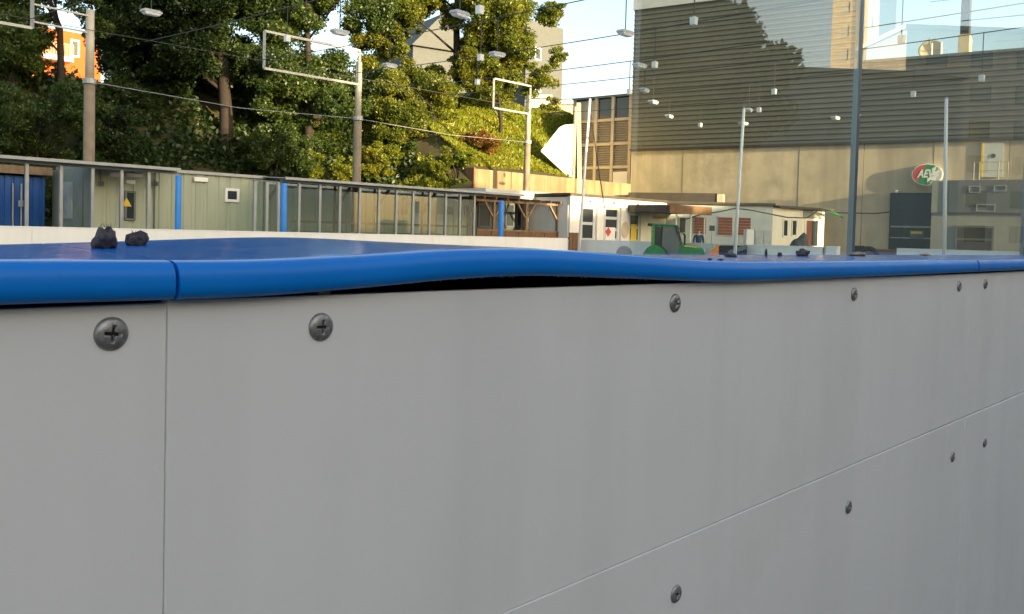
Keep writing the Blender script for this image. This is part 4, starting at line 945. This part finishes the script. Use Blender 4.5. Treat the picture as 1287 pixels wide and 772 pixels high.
m = MB(); m.box(TFm, xr + .1, xh - .05, -.22, .22, .30, .56); ob('chassis', m, M['tyre'], tr)
for s, r, w in ((xr + .25, .48, .26), (xh - .40, .30, .18)):
    for d in (-1, 1):
        c = P(s, d * .56 - w / 2, r); o = ob('wheel', MB().lathe(c, TFm.n, [(0, r * .82), (.03, r), (w - .03, r), (w, r * .82)], 24), M['tyre'], tr)
        ob('rim', MB().lathe(P(s, d * .56 - w / 2 - .01, r), TFm.n, [(0, r * .5), (w + .02, r * .5)], 16), M['yellow'], o)
m = MB(); m.cbox(P(xr + .0, hw + .05, zt - .05), .16, .12, .10); m.cbox(P(xr - .02, -hw - .05, zt - .05), .16, .12, .10); ob('work_lamp', m, M['tyre'], tr)
# yellow and black implement in front of it
IF_ = Frame(G(912, 32.4), e, TFm.n)
im = thing('loader_implement', IF_.o, 'black implement with an orange yellow plate right of the tractor', 'machine')
S2, Z2 = IF_.S, IF_.zz
m = MB(); m.prism([IF_.pt(S2(888), .4, .55), IF_.pt(S2(904), .4, .55), IF_.pt(S2(904), .4, Z2(904, 308)), IF_.pt(S2(901), .4, Z2(904, 308))], -IF_.n * .05); ob('plate', m, M['orange'], im)
m = MB(); m.prism([IF_.pt(S2(888), .35, .50), IF_.pt(S2(939), .35, .50), IF_.pt(S2(939), .35, Z2(939, 309)), IF_.pt(S2(905), .35, Z2(906, 308.5))], -IF_.n * .7); ob('body', m, M['tyre'], im)
m = MB(); m.bar(IF_.pt(S2(916), .42, Z2(916, 318)), IF_.pt(S2(938), .42, Z2(938, 310)), .10, .16); ob('arm', m, M['alu_dark'], im)
for s in (S2(895), S2(930)): ob('foot', MB().lathe(IF_.pt(s, 0, 0), Z, [(0, .1), (.5, .08)], 8), M['tyre'], im)
# sign on a stick, cupboards, covered pile, tyre
q = G(894.5, 42); t = thing('small_sign', q, 'small dark sign on a thin post beside the person', 'sign')
z_ = W(894.5, 287, 42).z; ob('post', MB().tube([q, q + Z * (z_ - .1)], .025, 6), M['alu'], t); ob('plate', MB().cbox(q + Z * z_, .26, .04, .26), M['gate'], t)
fq = Frame.ab(G(938, 44), G(970, 44)); L = (G(970, 44) - G(938, 44)).length; zt_ = fq.zz(950, 288.5)
m = MB(); m.box(fq, 0, L * .30, -.6, 0, .03, zt_); ob('white_cupboard', m, M['whitepaint'], bevel=.01, label='white cupboard standing before the grey clubhouse wing', cat='cupboard')
t = thing('glass_cupboard', fq.pt(L * .65, 0, 0), 'grey glazed cupboard right of the white cupboard', 'cupboard')
m = MB(); m.box(fq, L * .32, L, -.6, -.02, .03, zt_ + .02); ob('carcass', m, M['greywhite'], t)
for k in range(2): m = MB(); s0 = L * (.33 + .335 * k); m.box(fq, s0 + .03, s0 + L * .32 - .03, -.018, .01, .15, zt_ - .06); ob('door', m, M['sheet'], t)
bm = bmesh.new(); bmesh.ops.create_icosphere(bm, subdivisions=4, radius=1)
tw = W(1010, 293, 45).z
for q in bm.verts:
    c = q.co; k = .5 + .5 * max(-1, min(1, c.x * 1.4)); n = 1 + .07 * math.sin(7 * c.x + 3 * c.z) + .05 * math.sin(11 * c.y + 5 * c.x)
    q.co = Vector((c.x * .62 * n, c.y * .5 * n, max(0, (c.z * .45 + .40) * (k * .8 + .45) * n * (tw / .95))))
me = bpy.data.meshes.new('covered_pile'); bm.to_mesh(me); bm.free(); me.materials.append(M['tarp']); o = bpy.data.objects.new('covered_pile', me); COL.objects.link(o); o.location = G(999, 45)
props(o, 'dark tarpaulin-covered pile before the white clubhouse end', 'tarpaulin pile')
q = G(1092, 33); t = MB()
t.tube([q + Vector((math.cos(k * .3142) * .34, 0, .40 + math.sin(k * .3142) * .34 + .30)) for k in range(21)], .09, 8); ob('old_tyre', t, M['tyre'], smooth=True, label='old black tyre propped at the foot of the concrete wall', cat='tyre')
m = MB(); q = G(1078, 34); m.cbox(q + Z * .58, .42, .4, 1.1); ob('black_bin', m, M['tyre'], bevel=.02, label='black bin beside the old tyre, behind the glass post', cat='bin')
m = MB(); q = G(1104, 36); m.box(Frame(q, H.e, H.n), -.5, .8, -.4, 0, 0, 1.0); ob('pallet_stack', m, M['woodbrown'], bevel=.02, label='low dark stack beside the tyre before the gate', cat='stack')
m = MB(); c = W(784, 318, 34.5); m.lathe(Vector((c.x, c.y, .55)) , Vector((.2, -1, 0)), [(0, .30), (.05, .34), (.10, .30)], 18); m.tube([Vector((c.x, c.y, 0)), Vector((c.x, c.y, .6))], .06, 6); ob('round_marker', m, M['alu'], label='round grey disc marker before the end rink board', cat='marker')

# ------------------------------------------------------------------ person
def skin(name, verts, edges, radii, mt, parent, root=0):
    me = bpy.data.meshes.new(name); me.from_pydata(verts, edges, []); o = bpy.data.objects.new(name, me); COL.objects.link(o)
    md = o.modifiers.new('skin', 'SKIN'); md.use_smooth_shade = True
    for i, r in enumerate(radii): me.skin_vertices[0].data[i].radius = r if isinstance(r, tuple) else (r, r)
    me.skin_vertices[0].data[root].use_root = True
    o.modifiers.new('sub', 'SUBSURF').levels = 1; o.modifiers['sub'].render_levels = 1
    me.materials.append(M[mt]); o.parent = parent; return o
q = G(878, 43); hgt = W(878, 288.2, 43).z; k = hgt / 1.74
pr = thing('person', q, 'person in a dark blue top standing before the clubhouse shutters', 'person')
bv = [(0,0,.95),(0,0,1.12),(0,0,1.32),(0,0,1.44),(0,-.01,1.52),(0,-.02,1.60),(0,-.02,1.70)]; be = [(0,1),(1,2),(2,3),(3,4),(4,5),(5,6)]; br = [(.15,.11),(.14,.10),(.17,.11),(.10,.08),(.052,.055),(.078,.095),(.055,.07)]
for s in (-1, 1):
    b = len(bv); bv += [(s*.10,0,.88),(s*.11,.01,.50),(s*.12,.03,.10),(s*.12,-.08,.04)]; be += [(0,b),(b,b+1),(b+1,b+2),(b+2,b+3)]; br += [.085,.058,.042,.038]
    b = len(bv); bv += [(s*.20,0,1.40),(s*.25,.02,1.14),(s*.22,-.12,.96),(s*.21,-.17,.90)]; be += [(3,b),(b,b+1),(b+1,b+2),(b+2,b+3)]; br += [.055,.043,.033,.026]
    h = b + 3
    for i, (dx, dz, l) in enumerate(((-.03,0,.06),(-.01,0,.075),(.01,0,.078),(.028,0,.06))):
        c = len(bv); bv += [(s*.21+dx,-.20,.885),(s*.21+dx,-.20-l*.6,.86),(s*.21+dx,-.19-l*.7,.83)]; be += [(h,c),(c,c+1),(c+1,c+2)]; br += [.010,.009,.007]
    c = len(bv); bv += [(s*.21-s*.045,-.17,.89),(s*.21-s*.06,-.20,.87)]; be += [(h,c),(c,c+1)]; br += [.011,.008]
skin('body', [tuple(np.array(a) * k) for a in bv], be, [tuple(np.array(r) * k) if isinstance(r, tuple) else r * k for r in br], 'skin', pr)
tv = bv[:4]; te = [(0,1),(1,2),(2,3)]; trd = [(.165,.125),(.155,.115),(.185,.125),(.10,.09)]
for s in (-1, 1): b = len(tv); tv = tv + [(s*.20,0,1.40),(s*.25,.02,1.14),(s*.225,-.10,.99)]; te += [(3,b),(b,b+1),(b+1,b+2)]; trd += [.068,.056,.046]
skin('jacket', [tuple(np.array(a) * k) for a in tv], te, [tuple(np.array(r) * k) if isinstance(r, tuple) else r * k for r in trd], 'navy', pr)
lv = [(0,0,.98)]; le = []; lr = [(.16,.118)]
for s in (-1, 1): b = len(lv); lv += [(s*.10,0,.86),(s*.11,.01,.50),(s*.12,.03,.09)]; le += [(0,b),(b,b+1),(b+1,b+2)]; lr += [.098,.070,.058]
skin('trousers', [tuple(np.array(a) * k) for a in lv], le, [tuple(np.array(r) * k) if isinstance(r, tuple) else r * k for r in lr], 'trouser', pr)
skin('hair', [tuple(np.array(a) * k) for a in [(0,.02,1.62),(0,.0,1.70),(0,-.03,1.735)]], [(0,1),(1,2)], [.075*k,.082*k,.05*k], 'hair', pr)

# ------------------------------------------------------------------ trees, shrubs and grass
LEAVES = []
def leaf_mesh(name, pos, size, mt, up=.35, sq=.55):
    n = len(pos); a = rng.normal(size=(n, 3)); a[:, 2] -= up * .6; a /= np.linalg.norm(a, axis=1)[:, None]
    b = rng.normal(size=(n, 3)); b -= (b * a).sum(1)[:, None] * a; b /= np.linalg.norm(b, axis=1)[:, None]
    c = np.cross(a, b); s = size * rng.uniform(.6, 1.35, n)[:, None]
    v = np.empty((n, 4, 3)); v[:, 0] = pos - a * s * .5; v[:, 1] = pos + b * s * sq * .5 + c * s * .08; v[:, 2] = pos + a * s * .55 - c * s * .06; v[:, 3] = pos - b * s * sq * .5 + c * s * .08
    me = bpy.data.meshes.new(name); me.vertices.add(n * 4); me.vertices.foreach_set('co', v.reshape(-1)); me.loops.add(n * 4); me.loops.foreach_set('vertex_index', np.arange(n * 4, dtype=np.int32))
    me.polygons.add(n); me.polygons.foreach_set('loop_start', np.arange(0, n * 4, 4, dtype=np.int32)); me.polygons.foreach_set('loop_total', np.full(n, 4, dtype=np.int32)); me.update(); me.validate()
    me.materials.append(M[mt]); LEAVES.append(n); return me
def clumps(blobs, dens, sub=9):
    out = []
    for (c, r, sq) in blobs:
        k = max(5, int(sub * 1.5 * r)); ctr = []
        for _ in range(k):
            d = rng.normal(size=3); d /= np.linalg.norm(d); ctr.append(np.array(c) + d * r * rng.uniform(.35, 1.0) * np.array([1, 1, sq]))
        for q in ctr:
            rr = r * rng.uniform(.28, .55); n = int(dens * 4.6 * rr * rr * rng.uniform(.6, 1.3)) + 8; d = rng.normal(size=(n, 3)); d /= np.linalg.norm(d, axis=1)[:, None]
            out.append(q + d * (rr * rng.uniform(.25, 1.0, n)[:, None]) * np.array([1, 1, .75]))
    return np.concatenate(out)
def gz(x, y):
    T = x * U.x + y * U.y; D = x * V.x + y * V.y
    return hill_z(T, D) if D > 31 else 0
def tree(label, tx, Y, blobs, mt, dens=300, size=.22, tr=.22, name='deciduous_tree', cat='tree', group='trees on the slope', sub=9, dj=1.0, stems=1):
    b = G(tx, Y); b.z = gz(b.x, b.y) - .15
    t = thing(name, b, label, cat, group); B = []
    for x, y, rpx in blobs:
        r = rpx * Y / F; c = W(x, y, Y + random.uniform(-.9, .9) * dj * r); B.append((c, r, .85))
    pp = clumps([(tuple(c - b), r, s) for c, r, s in B], dens, sub); wq = (pp + np.array(b - EYE)) @ np.array(CM)
    keep = (wq[:, 1] / -wq[:, 2] * F < PY + 70) & (wq[:, 0] / -wq[:, 2] * F > -PX - 70)      # leave out what stands well outside the picture
    me = leaf_mesh('crown', pp[keep], size * .75, mt)
    o = bpy.data.objects.new('crown', me); COL.objects.link(o); o.parent = t
    if tr:
        m = MB(); top = max(c.z for c, r, s in B); cx = sum((c for c, r, s in B), Vector((0, 0, 0))) / len(B)
        mid = Vector((b.x * .9 + cx.x * .1, b.y * .9 + cx.y * .1, b.z + (top - b.z) * .5)); tip = Vector((cx.x, cx.y, top))
        m.tube([b - Z * .3, b + Z * (mid.z - b.z) * .35 + Vector((random.uniform(-.1, .1), 0, 0)), mid, mid.lerp(tip, .5), tip], [tr * 1.25, tr, tr * .75, tr * .45, tr * .12], 9)
        ob('trunk', m, M['bark'], t, smooth=True)
        for c, r, s in sorted(B, key=lambda q: -q[1])[:7]:
            h = min(.9, max(.25, (c.z - b.z - 1.5) / max(1, top - b.z) * .75)); st = b.lerp(mid, min(1, h * 2)) if h < .5 else mid.lerp(tip, (h - .5) * 2)
            if (c - st).length > .6:
                m = MB(); m.tube([st, st.lerp(c, .5) + Z * .25, c, c + (c - st).normalized() * r * .5], [tr * .30, tr * .2, tr * .10, tr * .03], 6); ob('limb', m, M['bark'], t, smooth=True)
    return t
def worldtree(label, b, blobs, mt, dens, size, tr):
    b = Vector(b); t = thing('deciduous_tree', b, label, 'tree', 'trees on the slope')
    o = bpy.data.objects.new('crown', leaf_mesh('crown', clumps([(tuple(Vector(c) - b), r, .9) for c, r in blobs], dens, 5), size, mt)); COL.objects.link(o); o.parent = t
    ob('trunk', MB().tube([b, b + Z * 5, b + Z * 9], [tr, tr * .8, tr * .3], 9), M['bark'], t, smooth=True)
def R(n, x0, x1, y0, y1, r0, r1):
    return [(random.uniform(x0, x1), random.uniform(y0, y1), random.uniform(r0, r1)) for _ in range(n)]
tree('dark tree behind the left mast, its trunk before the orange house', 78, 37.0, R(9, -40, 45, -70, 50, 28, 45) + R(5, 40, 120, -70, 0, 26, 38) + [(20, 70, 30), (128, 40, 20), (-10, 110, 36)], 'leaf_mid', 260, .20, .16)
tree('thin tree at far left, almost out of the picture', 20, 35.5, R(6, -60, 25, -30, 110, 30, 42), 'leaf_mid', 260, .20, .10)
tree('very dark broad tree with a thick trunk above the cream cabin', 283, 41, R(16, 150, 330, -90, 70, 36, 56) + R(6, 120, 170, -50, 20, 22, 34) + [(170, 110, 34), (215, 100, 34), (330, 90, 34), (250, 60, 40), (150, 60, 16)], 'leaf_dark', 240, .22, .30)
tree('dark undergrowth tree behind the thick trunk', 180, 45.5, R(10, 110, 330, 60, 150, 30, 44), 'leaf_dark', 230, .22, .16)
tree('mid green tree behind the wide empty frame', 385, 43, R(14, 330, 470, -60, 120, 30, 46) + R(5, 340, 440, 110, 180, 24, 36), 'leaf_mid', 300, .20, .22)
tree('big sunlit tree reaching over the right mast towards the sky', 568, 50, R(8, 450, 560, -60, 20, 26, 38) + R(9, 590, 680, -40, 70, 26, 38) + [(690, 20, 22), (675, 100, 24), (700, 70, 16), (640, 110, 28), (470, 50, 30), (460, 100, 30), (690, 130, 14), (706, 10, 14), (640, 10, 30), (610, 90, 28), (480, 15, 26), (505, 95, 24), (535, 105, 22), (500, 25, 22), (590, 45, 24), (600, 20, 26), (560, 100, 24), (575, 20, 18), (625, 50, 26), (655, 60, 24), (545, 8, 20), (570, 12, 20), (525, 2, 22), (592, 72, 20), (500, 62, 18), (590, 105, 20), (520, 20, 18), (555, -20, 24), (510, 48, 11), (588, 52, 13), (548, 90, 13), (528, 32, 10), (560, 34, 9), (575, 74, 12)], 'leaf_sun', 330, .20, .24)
tree('leafy green tree low between the two framed masts', 540, 46, R(12, 465, 575, 105, 172, 20, 32), 'leaf_sun', 380, .18, .14)
tree('sunlit slender tree beside the right mast', 625, 49, R(7, 580, 625, 72, 122, 15, 22), 'leaf_sun', 380, .18, .10)
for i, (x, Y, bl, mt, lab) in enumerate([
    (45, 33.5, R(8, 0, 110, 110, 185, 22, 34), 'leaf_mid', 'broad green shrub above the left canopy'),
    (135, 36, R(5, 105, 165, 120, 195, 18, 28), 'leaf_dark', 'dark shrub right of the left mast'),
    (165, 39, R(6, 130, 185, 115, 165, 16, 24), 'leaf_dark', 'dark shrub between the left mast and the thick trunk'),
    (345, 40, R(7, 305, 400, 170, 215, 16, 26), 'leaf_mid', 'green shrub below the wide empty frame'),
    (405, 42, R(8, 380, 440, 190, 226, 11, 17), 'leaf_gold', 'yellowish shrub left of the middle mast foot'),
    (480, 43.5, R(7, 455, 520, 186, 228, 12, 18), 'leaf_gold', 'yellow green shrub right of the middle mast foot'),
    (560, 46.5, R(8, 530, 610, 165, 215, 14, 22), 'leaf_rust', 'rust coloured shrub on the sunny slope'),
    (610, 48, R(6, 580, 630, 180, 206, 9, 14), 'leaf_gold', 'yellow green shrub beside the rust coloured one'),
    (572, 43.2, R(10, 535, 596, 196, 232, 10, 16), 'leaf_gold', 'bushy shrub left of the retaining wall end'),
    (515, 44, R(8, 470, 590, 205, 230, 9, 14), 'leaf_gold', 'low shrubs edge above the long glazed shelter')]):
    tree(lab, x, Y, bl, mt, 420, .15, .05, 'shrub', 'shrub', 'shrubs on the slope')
worldtree('tree in the yard right of the picture, mirrored dark in the glass', (28.5, 7.2, 0), [((28.5, 7.2, 6), 4), ((28, 5.2, 10), 4), ((29, 7.6, 10), 2.8), ((28, 3, 7), 3.5), ((29, 10, 6.2), 2.4), ((28.5, 6, 12.5), 3), ((29, 9.0, 8), 2.0), ((28, 1, 9), 3.5)], 'leaf_dark', 110, .34, .3)
# undergrowth and grass on the slope
pts = []
for _ in range(52000):
    T = random.uniform(2, 31); D = 34.2 + 6.5 * random.random(); p = TDZ(T, D, 0); x = PX + p.x / p.y * F
    if -30 < x < 520 and math.sin(T * 1.3 + D) + math.sin(D * 2.1 - T * .8) > -.8 + random.uniform(-.4, .4):
        pts.append((p.x, p.y, hill_z(T, D) + random.random() ** 1.5 * (.9 + .5 * math.sin(T * 2.2) * math.sin(D * 1.7))))
me = leaf_mesh('undergrowth', np.array(pts), .24, 'leaf_dark', up=-.4); o = bpy.data.objects.new('undergrowth', me); COL.objects.link(o)
props(o, 'dark leafy undergrowth covering the slope under the left trees', 'undergrowth', kind='stuff')
# grass on the slope
pts = []
for _ in range(60000):
    T = random.uniform(22, 52); D = random.uniform(31.4, 39); p = TDZ(T, D, 0); x = PX + p.x / p.y * F
    if 380 < x < 800 and not off_hill(p):
        wob = .35 * math.sin(T * .7 + D * .4) * math.sin(D * .9 - T * .3) * min(1, (D - 31) / 2)
        pts.append((p.x, p.y, hill_z(T, D) + wob + .05))
me = leaf_mesh('grass', np.array(pts), .26, 'grass', up=-1.8, sq=.3); o = bpy.data.objects.new('grass', me); COL.objects.link(o)
props(o, 'sunlit yellow green grass on the slope above the retaining wall', 'grass', kind='stuff')
